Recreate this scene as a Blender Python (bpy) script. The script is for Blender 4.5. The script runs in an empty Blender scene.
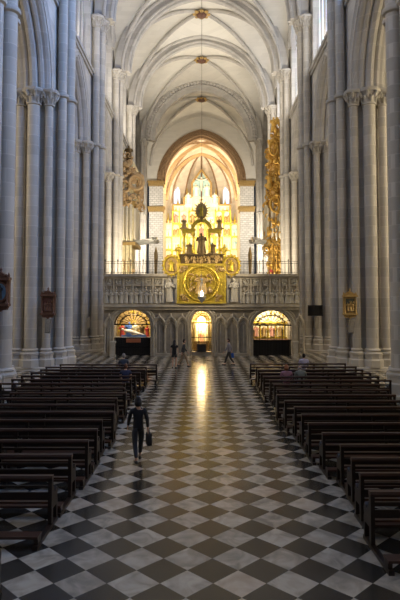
import bpy, math, random
from mathutils import Vector, Matrix
random.seed(7)
PI = math.pi
S = bpy.context.scene
COL = S.collection
F_PX, CX, HOR, TILT, EYE = 550.0, 201.5, 300.0, 0.05, 4.2
CYP = HOR - F_PX * math.tan(TILT)

def at(px, py, Y):
    """pixel + distance down the nave -> X, Z in metres (used to survey the place)"""
    q = (CYP - py) / F_PX
    t = TILT
    zr = Y * (q * math.cos(t) + math.sin(t)) / (math.cos(t) - q * math.sin(t))
    dc = Y * math.cos(t) + zr * math.sin(t)
    return (px - CX) * dc / F_PX, EYE + zr

# ------------------------------------------------------------------ mesh builder
class MB:
    def __init__(s):
        s.v = []; s.f = []
    def add(s, vs, fs):
        o = len(s.v); s.v += [tuple(p) for p in vs]; s.f += [tuple(i + o for i in f) for f in fs]
        return s
    def box(s, x0, x1, y0, y1, z0, z1):
        vs = [(x, y, z) for z in (z0, z1) for y in (y0, y1) for x in (x0, x1)]
        return s.add(vs, [(0, 2, 3, 1), (4, 5, 7, 6), (0, 1, 5, 4), (1, 3, 7, 5), (3, 2, 6, 7), (2, 0, 4, 6)])
    def tube(s, pts, r, n=8, closed=False, caps=True):
        pts = [Vector(p) for p in pts]; m = len(pts)
        rr = r if isinstance(r, (list, tuple)) else [r] * m
        vs = []; prev = None
        for i, p in enumerate(pts):
            if closed: d = pts[(i + 1) % m] - pts[i - 1]
            else: d = pts[min(i + 1, m - 1)] - pts[max(i - 1, 0)]
            d.normalize()
            if prev is None:
                a = Vector((0, 0, 1)) if abs(d.z) < .9 else Vector((0, 1, 0))
                u = d.cross(a).normalized()
            else:
                u = (prev - d * prev.dot(d)).normalized()
            prev = u; w = d.cross(u)
            for k in range(n):
                t = 2 * PI * k / n
                vs.append(p + (u * math.cos(t) + w * math.sin(t)) * rr[i])
        fs = []
        for i in range(m if closed else m - 1):
            j = (i + 1) % m
            for k in range(n):
                l = (k + 1) % n
                fs.append((i * n + k, i * n + l, j * n + l, j * n + k))
        if caps and not closed:
            fs.append(tuple(range(n))[::-1]); fs.append(tuple(range((m - 1) * n, m * n)))
        return s.add(vs, fs)
    def lathe(s, prof, c=(0, 0, 0), n=16, sx=1, sy=1, a0=0.0):
        vs = []; m = len(prof)
        for (r, z) in prof:
            for k in range(n):
                t = a0 + 2 * PI * k / n
                vs.append((c[0] + r * sx * math.cos(t), c[1] + r * sy * math.sin(t), c[2] + z))
        fs = []
        for i in range(m - 1):
            for k in range(n):
                l = (k + 1) % n
                fs.append((i * n + k, i * n + l, (i + 1) * n + l, (i + 1) * n + k))
        fs.append(tuple(range(n))[::-1]); fs.append(tuple(range((m - 1) * n, m * n)))
        return s.add(vs, fs)
    def ball(s, c, rx, ry=None, rz=None, n=10, m=6):
        ry = rx if ry is None else ry; rz = rx if rz is None else rz
        pr = [(math.cos(-PI / 2 + PI * i / m) + (1e-4 if i in (0, m) else 0), math.sin(-PI / 2 + PI * i / m)) for i in range(m + 1)]
        vs = []
        for (r, z) in pr:
            for k in range(n):
                t = 2 * PI * k / n
                vs.append((c[0] + rx * r * math.cos(t), c[1] + ry * r * math.sin(t), c[2] + rz * z))
        fs = []
        for i in range(m):
            for k in range(n):
                l = (k + 1) % n
                fs.append((i * n + k, i * n + l, (i + 1) * n + l, (i + 1) * n + k))
        return s.add(vs, fs)
    def prism(s, poly, axis, a0, a1):
        """poly in the two axes left over, extruded along axis from a0 to a1"""
        def P(u, v, w):
            return {'x': (w, u, v), 'y': (u, w, v), 'z': (u, v, w)}[axis]
        n = len(poly)
        vs = [P(u, v, a0) for u, v in poly] + [P(u, v, a1) for u, v in poly]
        fs = [tuple(range(n)), tuple(range(n, 2 * n))[::-1]]
        fs += [(i, i + n, (i + 1) % n + n, (i + 1) % n) for i in range(n)]
        return s.add(vs, fs)
    def grid(s, fn, nu, nv):
        vs = [fn(i / nu, j / nv) for j in range(nv + 1) for i in range(nu + 1)]
        fs = [(j * (nu + 1) + i, j * (nu + 1) + i + 1, (j + 1) * (nu + 1) + i + 1, (j + 1) * (nu + 1) + i) for j in range(nv) for i in range(nu)]
        return s.add(vs, fs)
    def ring(s, c, R, r, axis='y', n=24, m=8, rz=None):
        rz = R if rz is None else rz
        pts = []
        for k in range(n):
            t = 2 * PI * k / n; a, b = R * math.cos(t), rz * math.sin(t)
            pts.append({'y': (c[0] + a, c[1], c[2] + b), 'z': (c[0] + a, c[1] + b, c[2]), 'x': (c[0], c[1] + a, c[2] + b)}[axis])
        return s.tube(pts, r, m, closed=True)
    def build(s, name, mat, parent=None, local=False, sharp=38):
        me = bpy.data.meshes.new(name)
        off = Vector((0, 0, 0))
        if parent is not None and not local:
            p = parent
            while p is not None:
                off += p.location; p = p.parent
        me.from_pydata([Vector(p) - off for p in s.v], [], s.f)
        me.validate()
        import bmesh
        bm = bmesh.new(); bm.from_mesh(me); bmesh.ops.recalc_face_normals(bm, faces=bm.faces); bm.to_mesh(me); bm.free()
        me.polygons.foreach_set('use_smooth', [True] * len(me.polygons))
        me.set_sharp_from_angle(angle=math.radians(sharp))
        me.materials.append(mat)
        o = bpy.data.objects.new(name, me); COL.objects.link(o)
        if parent is not None: o.parent = parent
        return o

def thing(name, label, cat, loc=(0, 0, 0), rz=0, group=None):
    o = bpy.data.objects.new(name, None); COL.objects.link(o)
    o.location = loc; o.rotation_euler = (0, 0, rz); o.empty_display_size = .3
    o['label'] = label; o['category'] = cat; o['kind'] = 'thing'
    if group: o['group'] = group
    return o
def tag(o, label, cat, group=None, kind='thing'):
    o['label'] = label; o['category'] = cat; o['kind'] = kind
    if group: o['group'] = group
    return o
def struct(o, label=None):
    o['kind'] = 'structure'
    if label: o['label'] = label
    return o
def copy_tree(o, parent=None):
    kids = [k for k in o.children]
    c = o.copy(); COL.objects.link(c)
    c.parent = parent
    for k in kids: copy_tree(k, c)
    return c

# ------------------------------------------------------------------ materials
def newmat(name):
    m = bpy.data.materials.new(name); m.use_nodes = True
    nt = m.node_tree; nt.nodes.clear()
    out = nt.nodes.new('ShaderNodeOutputMaterial'); b = nt.nodes.new('ShaderNodeBsdfPrincipled')
    nt.links.new(b.outputs[0], out.inputs[0])
    return m, nt, b
def nd(nt, t, **kw):
    n = nt.nodes.new(t)
    for k, v in kw.items(): setattr(n, k, v)
    return n
def mathn(nt, op, a, b=None):
    n = nt.nodes.new('ShaderNodeMath'); n.operation = op
    for i, x in enumerate((a, b)):
        if x is None: continue
        if isinstance(x, (int, float)): n.inputs[i].default_value = x
        else: nt.links.new(x, n.inputs[i])
    return n.outputs[0]
def mix(nt, fac, a, b, blend='MIX'):
    n = nt.nodes.new('ShaderNodeMix'); n.data_type = 'RGBA'; n.blend_type = blend
    ins = [i for i in n.inputs if i.enabled or True]
    F, A, B = n.inputs[0], n.inputs[6], n.inputs[7]
    for s, x in ((F, fac), (A, a), (B, b)):
        if isinstance(x, (int, float)): s.default_value = x
        elif isinstance(x, tuple): s.default_value = x + (1,) if len(x) == 3 else x
        else: nt.links.new(x, s)
    return n.outputs[2]

def plain(name, col, rough=.6, metal=0.0, var=.25, scale=3.0, bump=0.0, emit=None, estr=0, bscale=None):
    m, nt, b = newmat(name)
    g = nd(nt, 'ShaderNodeNewGeometry'); n = nd(nt, 'ShaderNodeTexNoise')
    n.inputs['Scale'].default_value = scale; n.inputs['Detail'].default_value = 5
    nt.links.new(g.outputs['Position'], n.inputs['Vector'])
    dark = tuple(c * (1 - var) for c in col); lite = tuple(min(1, c * (1 + var)) for c in col)
    c = mix(nt, n.outputs['Fac'], dark, lite)
    nt.links.new(c, b.inputs['Base Color'])
    b.inputs['Roughness'].default_value = rough; b.inputs['Metallic'].default_value = metal
    if bump:
        n2 = nd(nt, 'ShaderNodeTexNoise'); n2.inputs['Scale'].default_value = bscale or scale * 3
        nt.links.new(g.outputs['Position'], n2.inputs['Vector'])
        bp = nd(nt, 'ShaderNodeBump'); bp.inputs['Strength'].default_value = bump; bp.inputs['Distance'].default_value = .05
        nt.links.new(n2.outputs['Fac'], bp.inputs['Height']); nt.links.new(bp.outputs[0], b.inputs['Normal'])
    if emit:
        b.inputs['Emission Color'].default_value = emit + (1,); b.inputs['Emission Strength'].default_value = estr
    return m

def stone(name, col, course=.62, width=1.0, joint=(.86, .82, .75), jw=.014, var=.16, jamt=.30):
    """ashlar: courses with staggered joints, each block a slightly different tone"""
    m, nt, b = newmat(name)
    g = nd(nt, 'ShaderNodeNewGeometry'); sp = nd(nt, 'ShaderNodeSeparateXYZ')
    nt.links.new(g.outputs['Position'], sp.inputs[0])
    x, y, z = sp.outputs
    u = mathn(nt, 'ADD', mathn(nt, 'MULTIPLY', x, .93), y)
    zc = mathn(nt, 'DIVIDE', z, course); row = mathn(nt, 'FLOOR', zc); fz = mathn(nt, 'FRACT', zc)
    sh = mathn(nt, 'MULTIPLY', mathn(nt, 'MODULO', row, 2.0), .5)
    uc = mathn(nt, 'ADD', mathn(nt, 'DIVIDE', u, width), sh); cell = mathn(nt, 'FLOOR', uc); fu = mathn(nt, 'FRACT', uc)
    cb = nd(nt, 'ShaderNodeCombineXYZ'); nt.links.new(row, cb.inputs[0]); nt.links.new(cell, cb.inputs[1])
    wn = nd(nt, 'ShaderNodeTexWhiteNoise'); nt.links.new(cb.outputs[0], wn.inputs['Vector'])
    no = nd(nt, 'ShaderNodeTexNoise'); no.inputs['Scale'].default_value = .9; no.inputs['Detail'].default_value = 8
    nt.links.new(g.outputs['Position'], no.inputs['Vector'])
    f = mathn(nt, 'ADD', mathn(nt, 'MULTIPLY', wn.outputs['Value'], .5), mathn(nt, 'MULTIPLY', no.outputs['Fac'], .5))
    c = mix(nt, f, tuple(k * (1 - var * 1.4) for k in col), tuple(min(1, k * (1 + var)) for k in col))
    jz = mathn(nt, 'LESS_THAN', fz, jw / course * 2); ju = mathn(nt, 'LESS_THAN', fu, jw / width * 1.6)
    j = mathn(nt, 'MULTIPLY', mathn(nt, 'MAXIMUM', jz, ju), jamt)
    c = mix(nt, j, c, joint)
    nt.links.new(c, b.inputs['Base Color']); b.inputs['Roughness'].default_value = .78
    return m

def floor_mat():
    m, nt, b = newmat('checker_marble')
    D = .79
    g = nd(nt, 'ShaderNodeNewGeometry'); sp = nd(nt, 'ShaderNodeSeparateXYZ')
    nt.links.new(g.outputs['Position'], sp.inputs[0]); x, y, z = sp.outputs
    xx = mathn(nt, 'DIVIDE', mathn(nt, 'ADD', x, .28 * D), D); yy = mathn(nt, 'DIVIDE', mathn(nt, 'ADD', y, -.61 * D), D)
    # diagonal lattice: whites centred on integers
    a = mathn(nt, 'ADD', mathn(nt, 'ADD', xx, yy), .5); c = mathn(nt, 'ADD', mathn(nt, 'SUBTRACT', xx, yy), .5)
    fa, fc = mathn(nt, 'FLOOR', a), mathn(nt, 'FLOOR', c)
    chk = mathn(nt, 'FLOORED_MODULO', mathn(nt, 'ADD', fa, fc), 2.0)
    cb = nd(nt, 'ShaderNodeCombineXYZ'); nt.links.new(fa, cb.inputs[0]); nt.links.new(fc, cb.inputs[1])
    wn = nd(nt, 'ShaderNodeTexWhiteNoise'); nt.links.new(cb.outputs[0], wn.inputs['Vector'])
    # veins, offset per tile
    off = nd(nt, 'ShaderNodeVectorMath', operation='MULTIPLY_ADD')
    nt.links.new(wn.outputs['Color'], off.inputs[0]); off.inputs[1].default_value = (40, 40, 40)
    nt.links.new(g.outputs['Position'], off.inputs[2])
    no = nd(nt, 'ShaderNodeTexNoise'); no.inputs['Scale'].default_value = 2.2; no.inputs['Detail'].default_value = 9
    no.inputs['Distortion'].default_value = 1.4; nt.links.new(off.outputs[0], no.inputs['Vector'])
    rp = nd(nt, 'ShaderNodeValToRGB'); rp.color_ramp.elements[0].position = .35; rp.color_ramp.elements[1].position = .62
    rp.color_ramp.elements[0].color = (.25, .232, .205, 1); rp.color_ramp.elements[1].color = (.46, .43, .375, 1)
    nt.links.new(no.outputs['Fac'], rp.inputs[0])
    tone = mix(nt, wn.outputs['Value'], (.80, .78, .75), (1.0, .99, .96))
    white = mix(nt, 1.0, rp.outputs[0], tone, 'MULTIPLY')
    warm = mathn(nt, 'GREATER_THAN', wn.outputs['Value'], .9)
    white = mix(nt, mathn(nt, 'MULTIPLY', warm, .3), white, (.5, .36, .24))
    black = mix(nt, no.outputs['Fac'], (.010, .0095, .009), (.034, .032, .029))
    col = mix(nt, chk, white, black)
    # joints
    da = mathn(nt, 'ABSOLUTE', mathn(nt, 'SUBTRACT', mathn(nt, 'FRACT', a), .5)); dcv = mathn(nt, 'ABSOLUTE', mathn(nt, 'SUBTRACT', mathn(nt, 'FRACT', c), .5))
    jt = mathn(nt, 'GREATER_THAN', mathn(nt, 'MAXIMUM', da, dcv), .494)
    col = mix(nt, mathn(nt, 'MULTIPLY', jt, .7), col, (.06, .055, .05))
    nt.links.new(col, b.inputs['Base Color'])
    n2 = nd(nt, 'ShaderNodeTexNoise'); n2.inputs['Scale'].default_value = 1.3; n2.inputs['Detail'].default_value = 6
    nt.links.new(g.outputs['Position'], n2.inputs['Vector'])
    r = nd(nt, 'ShaderNodeMapRange'); r.inputs[3].default_value = .15; r.inputs[4].default_value = .27
    nt.links.new(n2.outputs['Fac'], r.inputs[0]); nt.links.new(r.outputs[0], b.inputs['Roughness']); b.inputs['Specular IOR Level'].default_value = .38
    bp = nd(nt, 'ShaderNodeBump'); bp.inputs['Strength'].default_value = .05; bp.inputs['Distance'].default_value = .02
    n3 = nd(nt, 'ShaderNodeTexNoise'); n3.inputs['Scale'].default_value = 5
    nt.links.new(g.outputs['Position'], n3.inputs['Vector']); nt.links.new(n3.outputs['Fac'], bp.inputs['Height'])
    nt.links.new(bp.outputs[0], b.inputs['Normal'])
    return m

def glass_mat(name, strength, tint=(.55, .7, 1.0)):
    m, nt, b = newmat(name)
    g = nd(nt, 'ShaderNodeNewGeometry'); v = nd(nt, 'ShaderNodeTexVoronoi'); v.inputs['Scale'].default_value = 2.2
    nt.links.new(g.outputs['Position'], v.inputs['Vector'])
    hs = nd(nt, 'ShaderNodeHueSaturation'); hs.inputs['Saturation'].default_value = 1.0
    nt.links.new(v.outputs['Color'], hs.inputs['Color'])
    c = mix(nt, .80, hs.outputs[0], tint)
    b.inputs['Base Color'].default_value = (.05, .05, .06, 1); b.inputs['Roughness'].default_value = .25
    nt.links.new(c, b.inputs['Emission Color']); b.inputs['Emission Strength'].default_value = strength
    return m

M = dict(
    pier=stone('grey_ashlar', (.50, .465, .41), .62, 1.5),
    wall=stone('cream_ashlar', (.55, .52, .47), .5, 1.1, jamt=.25),
    rib=stone('rib_stone', (.47, .445, .41), .7, .8, jamt=.2),
    vault=stone('pale_vault_stone', (.66, .63, .565), .34, 1.4, joint=(.45, .42, .38), jamt=.16, var=.06),
    chancel=stone('warm_pale_stone', (.70, .60, .46), .5, 1.0, jamt=.2),
    block=stone('white_block', (.72, .70, .66), .36, .62, joint=(.25, .23, .2), jamt=.75, jw=.03),
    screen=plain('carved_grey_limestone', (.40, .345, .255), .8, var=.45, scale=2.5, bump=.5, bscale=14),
    recess=plain('shaded_limestone', (.28, .24, .18), .85, var=.4, scale=3, bump=.3),  # shade of the recesses put into a darker limestone colour
    pale=plain('pale_alabaster', (.42, .38, .30), .6, var=.25, scale=4, bump=.3),
    gold=plain('bright_gilding', (.60, .43, .05), .4, .7, var=.5, scale=5, bump=.7, bscale=16),
    oldgold=plain('worn_gilding', (.42, .28, .10), .5, .5, var=.5, scale=6, bump=.6, bscale=18),
    palegold=plain('pale_gilding', (.80, .64, .40), .5, .15, var=.45, scale=3.5, bump=.7, bscale=12),
    cream=plain('cream_paint', (.80, .72, .58), .6, var=.25, scale=3),
    teal=plain('verdigris_paint', (.35, .50, .47), .6, var=.3, scale=2),
    redpaint=plain('red_paint', (.45, .05, .03), .6), bluepaint=plain('blue_paint', (.08, .16, .40), .6),
    archbrown=plain('brown_gilt_stone', (.30, .19, .10), .6, .15, var=.6, scale=5, bump=.8, bscale=9),
    wood=plain('dark_oak', (.013, .0065, .0042), .42, var=.5, scale=6),
    wood2=plain('red_brown_oak', (.040, .015, .008), .38, var=.5, scale=6),
    shrine=plain('carved_walnut', (.13, .055, .032), .5, var=.5, scale=9, bump=.4),
    iron=plain('black_iron', (.012, .012, .013), .5, .6, var=.2),
    blackcloth=plain('black_lacquer', (.010, .009, .009), .5, var=.3),
    bronze=plain('dark_bronze', (.13, .085, .035), .45, .7, var=.4, scale=8, bump=.4),
    silver=plain('silver', (.7, .7, .68), .3, .9, var=.1),
    pipe=plain('tin_pipe', (.72, .66, .52), .35, .55, var=.15),
    speaker=plain('grey_speaker_cloth', (.20, .185, .165), .6, var=.15),
    blackplastic=plain('black_plastic', (.012, .012, .013), .35, var=.1),
    cloth_orange=plain('rust_cloth', (.42, .13, .05), .8),
    skin=plain('skin', (.50, .30, .21), .6, var=.08),
    floor=floor_mat(),
    dark=plain('dim_stone', (.30, .27, .22), .85),
)
M['glass_south'] = glass_mat('stained_glass_sunny', 2.2, (.62, .74, 1.0))
M['glass_north'] = glass_mat('stained_glass_shaded', .35, (.5, .55, .65))
M['glass_west'] = glass_mat('west_window_glass', 1.4, (1.0, .93, .82))
M['glass_boost_blue'] = glass_mat('stained_glass_blue_boost', 14.0, (.13, .38, 1.0))  # unseen bays: glow raised above the visible panes to turn the left piers blue
M['glass_boost_warm'] = glass_mat('stained_glass_warm_boost', 1.9, (1.0, .80, .55))  # unseen bays: warm glow added to light the right piers
M['aisle_glow_left'] = glass_mat('added_glow_honey', 7, (1.0, .82, .52))  # glow for the added aisle panes
M['aisle_glow_right'] = glass_mat('added_glow_amber', 15, (1.0, .8, .5))
M['glass_apse'] = glass_mat('stained_glass_apse', 2.2, (.6, .72, 1.0))
M['goldstone'] = plain('gilt_brown_stone', (.50, .34, .17), .6, .1, var=.4, scale=3, bump=.5)
M['organgold'] = plain('deep_gilding', (.66, .40, .09), .4, .6, var=.5, scale=3, bump=.6, bscale=12)
M['rosepaint'] = plain('faded_red_paint', (.50, .24, .16), .6)
M['flame'] = plain('lamp_flame', (1, .9, .7), .5, emit=(1, .86, .6), estr=7)

# ------------------------------------------------------------------ arches
def arch_arc(a, rise, d=0.0, n=10):
    """pointed arch from (-a,0) over the apex to (a,0), moved inwards by d; list of (x, z)"""
    rise = max(rise, a)
    R = (a * a + rise * rise) / (2 * a); c = R - a; Rd = R - d
    end = math.acos(min(1, c / Rd))
    r = [(-c + Rd * math.cos(end * i / n), Rd * math.sin(end * i / n)) for i in range(n + 1)]
    left = [(-x, z) for x, z in r]
    return left + r[::-1][1:]
def arch_h(a, rise, x):
    x = abs(x)
    if x >= a: return 0.0
    rise = max(rise, a)
    R = (a * a + rise * rise) / (2 * a); c = R - a
    return math.sqrt(max(0, R * R - (x + c) ** 2))
def band(mb, a, rise, d0, d1, w0, w1, place, n=14):
    """solid band between the arch moved by d0 and by d1, from w0 to w1; place(u, w, h) -> xyz"""
    A, B = arch_arc(a, rise, d0, n), arch_arc(a, rise, d1, n)
    vs = []
    for (p, q) in zip(A, B):
        vs += [place(p[0], w0, p[1]), place(p[0], w1, p[1]), place(q[0], w1, q[1]), place(q[0], w0, q[1])]
    fs = []
    for i in range(len(A) - 1):
        for k in range(4):
            fs.append((i * 4 + k, i * 4 + (k + 1) % 4, i * 4 + 4 + (k + 1) % 4, i * 4 + 4 + k))
    fs += [(3, 2, 1, 0), tuple(len(vs) - 4 + k for k in range(4))]
    mb.add(vs, fs)

# ------------------------------------------------------------------ the building
PY = [24.0, 35.2, 46.2, 57.0, 67.6]      # the piers down the nave
CROSS, CHAN, APSE = 81.5, 93.0, 106.0
ZC, ZS = 17.2, 28.1                      # arcade capitals, vault springing
RISE = 8.45
WX, WXO = 9.25, 11.35                    # nave wall faces
AW = 22.0                                # aisle wall
NB = [1.6, 12.8] + PY                    # bay limits, from the west
ZSTR = 23.25                              # string course under the windows

fl = MB(); fl.box(-AW - .5, AW + .5, -7, 125, -.3, 0)
struct(fl.build('floor', M['floor']), 'polished black and white marble floor laid in diagonal checks')

def nave_wall(side):
    sg = -1 if side == 'left' else 1
    mb = MB(); X0, X1 = sg * WX, sg * WXO
    for b in range(len(NB) - 1):
        ya, yb = NB[b], NB[b + 1]; yc = (ya + yb) / 2; hb = (yb - ya) / 2
        ah = hb - 1.75
        wa = hb - 1.55                                  # window half width
        us = sorted(set([-hb, -ah, ah, hb, -wa, wa] + [-hb + 2 * hb * i / 36 for i in range(37)]))
        lo = [ZC + (arch_h(ah, 5.5, u)) for u in us]
        wt = [(30.2 + arch_h(wa, 4.9, u)) if abs(u) < wa - 1e-6 else None for u in us]
        def strip(z0s, z1s, xa=X0, xb=X1):
            n = len(us); vs = []
            for i, u in enumerate(us):
                y = yc + u
                vs += [(xa, y, z0s[i]), (xb, y, z0s[i]), (xb, y, z1s[i]), (xa, y, z1s[i])]
            fs = [(i * 4 + k, i * 4 + (k + 1) % 4, i * 4 + 4 + (k + 1) % 4, i * 4 + 4 + k) for i in range(n - 1) for k in range(4)]
            mb.add(vs, fs)
        strip(lo, [ZSTR] * len(us))
        strip([t if t else ZSTR for t in wt], [38.6] * len(us), X0, sg * (WX + 1.0))
    w = struct(mb.build('wall_' + side, M['wall']))
    # arcade arches, string course, wall ribs
    for b in range(len(NB) - 1):
        ya, yb = NB[b], NB[b + 1]; yc = (ya + yb) / 2; hb = (yb - ya) / 2; ah = hb - 1.75
        am = MB()
        for (x, d, r) in ((9.32, -.62, .13), (9.36, -.30, .17), (9.5, -.02, .20), (9.85, .16, .20), (10.3, .30, .26), (10.75, .16, .2), (11.1, -.02, .2)):
            am.tube([(sg * x, yc + u, ZC + h) for u, h in arch_arc(ah, 5.5, d, 14)], r, 8)
        band(am, ah, 5.5, -.05, .2, sg * 9.5, sg * 11.1, lambda u, w_, h: (w_, yc + u, ZC + h))
        am.build('arch_moulding', M['rib'], w)
        st = MB(); st.box(sg * (WX - .28), sg * WX, ya + .7, yb - .7, ZSTR - .12, ZSTR + .16)
        st.box(sg * (WX - .16), sg * WX, ya + .7, yb - .7, ZSTR - .34, ZSTR - .12)
        st.build('string_course', M['rib'], w)
        fr = MB(); wa = hb - 1.55
        for d, r, xo in ((-.35, .16, .12), (0, .14, .02)):
            fr.tube([(sg * (WX - xo), yc + u, 30.2 + h) for u, h in arch_arc(wa, 4.9, d, 12)], r, 8)
        fr.build('window_arch', M['rib'], w)
    return w
nave_wall('left'); nave_wall('right')

# clerestory windows
wn = 0
def clerestory(sg, b, mat):
    global wn
    wn += 1
    ya, yb = NB[b], NB[b + 1]; yc = (ya + yb) / 2; hb = (yb - ya) / 2; wa = hb - 1.55
    xg = sg * (WX + .55)
    root = bpy.data.objects.new('window_%d' % wn, None); COL.objects.link(root); root.location = (xg, yc, ZSTR); root['kind'] = 'structure'
    pane = MB(); us = [-wa + 2 * wa * i / 20 for i in range(21)]
    vs = []; 
    for u in us: vs += [(xg, yc + u, ZSTR), (xg, yc + u, 30.2 + arch_h(wa, 4.9, u))]
    pane.add(vs, [(i * 2, i * 2 + 2, i * 2 + 3, i * 2 + 1) for i in range(20)])
    pane.build('stained_glass', mat, root)
    mu = MB(); k = 6; pw = 2 * wa / k
    for i in range(k + 1):
        u = -wa + pw * i
        mu.tube([(xg - sg * .12, yc + u, ZSTR), (xg - sg * .12, yc + u, 30.4 + (arch_h(wa, 4.9, u) if i % 2 == 0 else 1.0) * .9)], .13 if i % 2 == 0 else .09, 6)
    for i in range(k):
        u = -wa + pw * (i + .5)
        mu.tube([(xg - sg * .12, yc + u + p, 29.4 + h) for p, h in arch_arc(pw / 2, pw * .55, 0, 5)], .08, 6)
    for i in range(k // 2):
        u = -wa + 2 * pw * (i + .5)
        mu.ring((xg - sg * .12, yc + u, 31.1 + (.9 if i == 1 else 0)), pw * .62, .09, 'x', 14, 6)
    mu.ring((xg - sg * .12, yc, 33.4), pw * .62, .09, 'x', 14, 6)
    mu.build('tracery', M['rib'], root)
for b in range(len(NB) - 1):
    clerestory(1, b, M['glass_boost_blue' if b < 3 else 'glass_south']); clerestory(-1, b, M['glass_boost_warm' if b < 2 else 'glass_north'])

# vault
def pnorm(t):
    return arch_h(1.0, 1.12, t) / 1.12 if t < 1 else 0.0
ceil_bays = list(zip(NB[:-1], NB[1:])) + [(PY[-1], CROSS), (CROSS, CHAN)]
cm = MB()
def vz(tx, ty):
    return ZS + RISE * max(pnorm(tx), pnorm(ty)) + 1.2 * (1 - tx * tx) * (1 - ty * ty)
for (ya, yb) in ceil_bays:
    yc, hb = (ya + yb) / 2, (yb - ya) / 2
    def fn(u, v):
        # cosine spacing keeps the steep springings smooth and the groins on the diagonals
        tx, ty = math.sin((u - .5) * PI), math.sin((v - .5) * PI)
        return (tx * WX, yc + ty * hb, vz(abs(tx), abs(ty)) - (.85 if yb == CHAN else 0))
    o = len(cm.v); N = 28
    cm.v += [fn(i / N, j / N) for j in range(N + 1) for i in range(N + 1)]
    for j in range(N):
        for i in range(N):
            a, b_, c, d = o + j * (N + 1) + i, o + j * (N + 1) + i + 1, o + (j + 1) * (N + 1) + i + 1, o + (j + 1) * (N + 1) + i
            if (i < N // 2) == (j < N // 2): cm.f += [(a, b_, c), (a, c, d)]
            else: cm.f += [(a, b_, d), (b_, c, d)]
ceil_o = struct(cm.build('ceiling', M['vault'], sharp=50), 'pale stone rib vault over the nave')
bossn = 0
boss_lab = {(57.0, 67.6): 'gilded carved boss at the crown of the nearest vault in view',
            (67.6, CROSS): 'gilded carved boss at the crown of the middle vault in view',
            (CROSS, CHAN): 'dark gilded boss on the shaded vault before the chancel'}
for (ya, yb) in ceil_bays:
    yc, hb = (ya + yb) / 2, (yb - ya) / 2
    rb = MB()
    for sx in (-1, 1):
        for sy in (-1, 1):
            pts = []; dz = .85 if yb == CHAN else 0
            for i in range(17):
                t = math.sin(PI / 2 * (1 - i / 16)); pts.append((sx * t * (WX - .55), yc + sy * t * (hb - .35), vz(t, t) - .12 - dz))
            rb.tube(pts, .2, 8); rb.tube([(x, y, z - .14) for x, y, z in pts], .12, 6)
    rb.build('diagonal_rib', M['rib'], ceil_o)
    if (ya, yb) in boss_lab:
        zb = vz(0, 0) - (.85 if yb == CHAN else 0)
        r = thing('roof_boss', boss_lab[(ya, yb)], 'roof boss', (0, yc, zb - .2), group='gilded roof bosses')
        k = MB(); k.lathe([(.15, -.62), (.5, -.5), (.62, -.3), (.5, -.05), (.3, .1)], (0, yc, zb - .2), 16)
        k.build('boss', M['shrine'], r)
        p = MB()
        for q in range(8):
            t = q * PI / 4; p.ball((.78 * math.cos(t), yc + .78 * math.sin(t), zb - .42), .28, .28, .16, 8, 5)
        p.build('petals', M['oldgold'], r)
# transverse arches
tn = 0
for y in NB[1:] + [CROSS]:
    tn += 1
    mb = MB(); pl = lambda u, w, h: (u, w, ZS + h)
    band(mb, 8.55, RISE + .75, -.5, .35, y - .95, y + .95, pl, 18)
    band(mb, 8.55, RISE + .75, .35, .85, y - .55, y + .55, pl, 18)
    for dy, d, r in ((-.95, .30, .16), (.95, .3, .16), (-.5, .85, .17), (.5, .85, .17), (0, .92, .24)):
        mb.tube([(u, y + dy, ZS + h) for u, h in arch_arc(8.55, RISE + .75, d, 18)], r, 8)
    to = struct(mb.build('trim_%d' % tn, M['rib']))
    if y == CROSS:
        bd = MB(); pts = arch_arc(8.55, RISE + .75, .55, 26)
        for u, h in pts: bd.ball((u, y - .9, ZS + h), .3, .3, .3, 8, 5)
        bd.tube([(u, y - .8, ZS + h) for u, h in arch_arc(8.55, RISE + .75, .1, 18)], .13, 6)
        band(bd, 8.55, RISE + .75, .85, 1.6, y - .1, y + .75, pl, 18)
        bd.build('carved_beads', M['rib'], to)

# ------------------------------------------------------------------ piers
def capital(mb, x, y, zt, r, n=12):
    mb.lathe([(r + .03, -1.0), (r + .09, -.98), (r + .09, -.9), (r + .02, -.87), (r + .05, -.6), (r + .24, -.27), (r + .27, -.25)], (x, y, zt), n)
    mb.lathe([(r + .33, -.25), (r + .37, -.2), (r + .37, -.06), (r + .31, 0)], (x, y, zt), 8, a0=PI / 8)
    for tier, (rr, zz, sz) in enumerate(((r + .1, -.66, .10), (r + .24, -.40, .12))):
        for q in range(8):
            t = 2 * PI * (q + .5 * tier) / 8
            ca, sa = math.cos(t), math.sin(t)
            mb.tube([(x + (rr - .06) * ca, y + (rr - .06) * sa, zt + zz - .2), (x + rr * ca, y + rr * sa, zt + zz), (x + (rr + .10) * ca, y + (rr + .10) * sa, zt + zz + .13), (x + (rr + .15) * ca, y + (rr + .15) * sa, zt + zz + .07)], [sz * .45, sz * .75, sz * .6, sz * .3], 5)
def shaft_base(mb, x, y, r):
    mb.lathe([(r + .27, 0), (r + .27, .42), (r + .19, .5), (r + .19, .7), (r + .23, .72), (r + .23, .78)], (x, y, .18), 8, a0=PI / 8 + math.atan2(y, x))
    mb.lathe([(r + .16, .94), (r + .21, .99), (r + .17, 1.05), (r + .08, 1.08), (r + .07, 1.13), (r + .13, 1.18), (r + .1, 1.24), (r + .01, 1.28)], (x, y, 0), 16)
ANG = [(0, .36), (30, .28), (-30, .28), (60, .25), (-60, .25), (90, .37), (-90, .37), (120, .25), (-120, .25), (150, .25), (-150, .25), (180, .36)]
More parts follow.
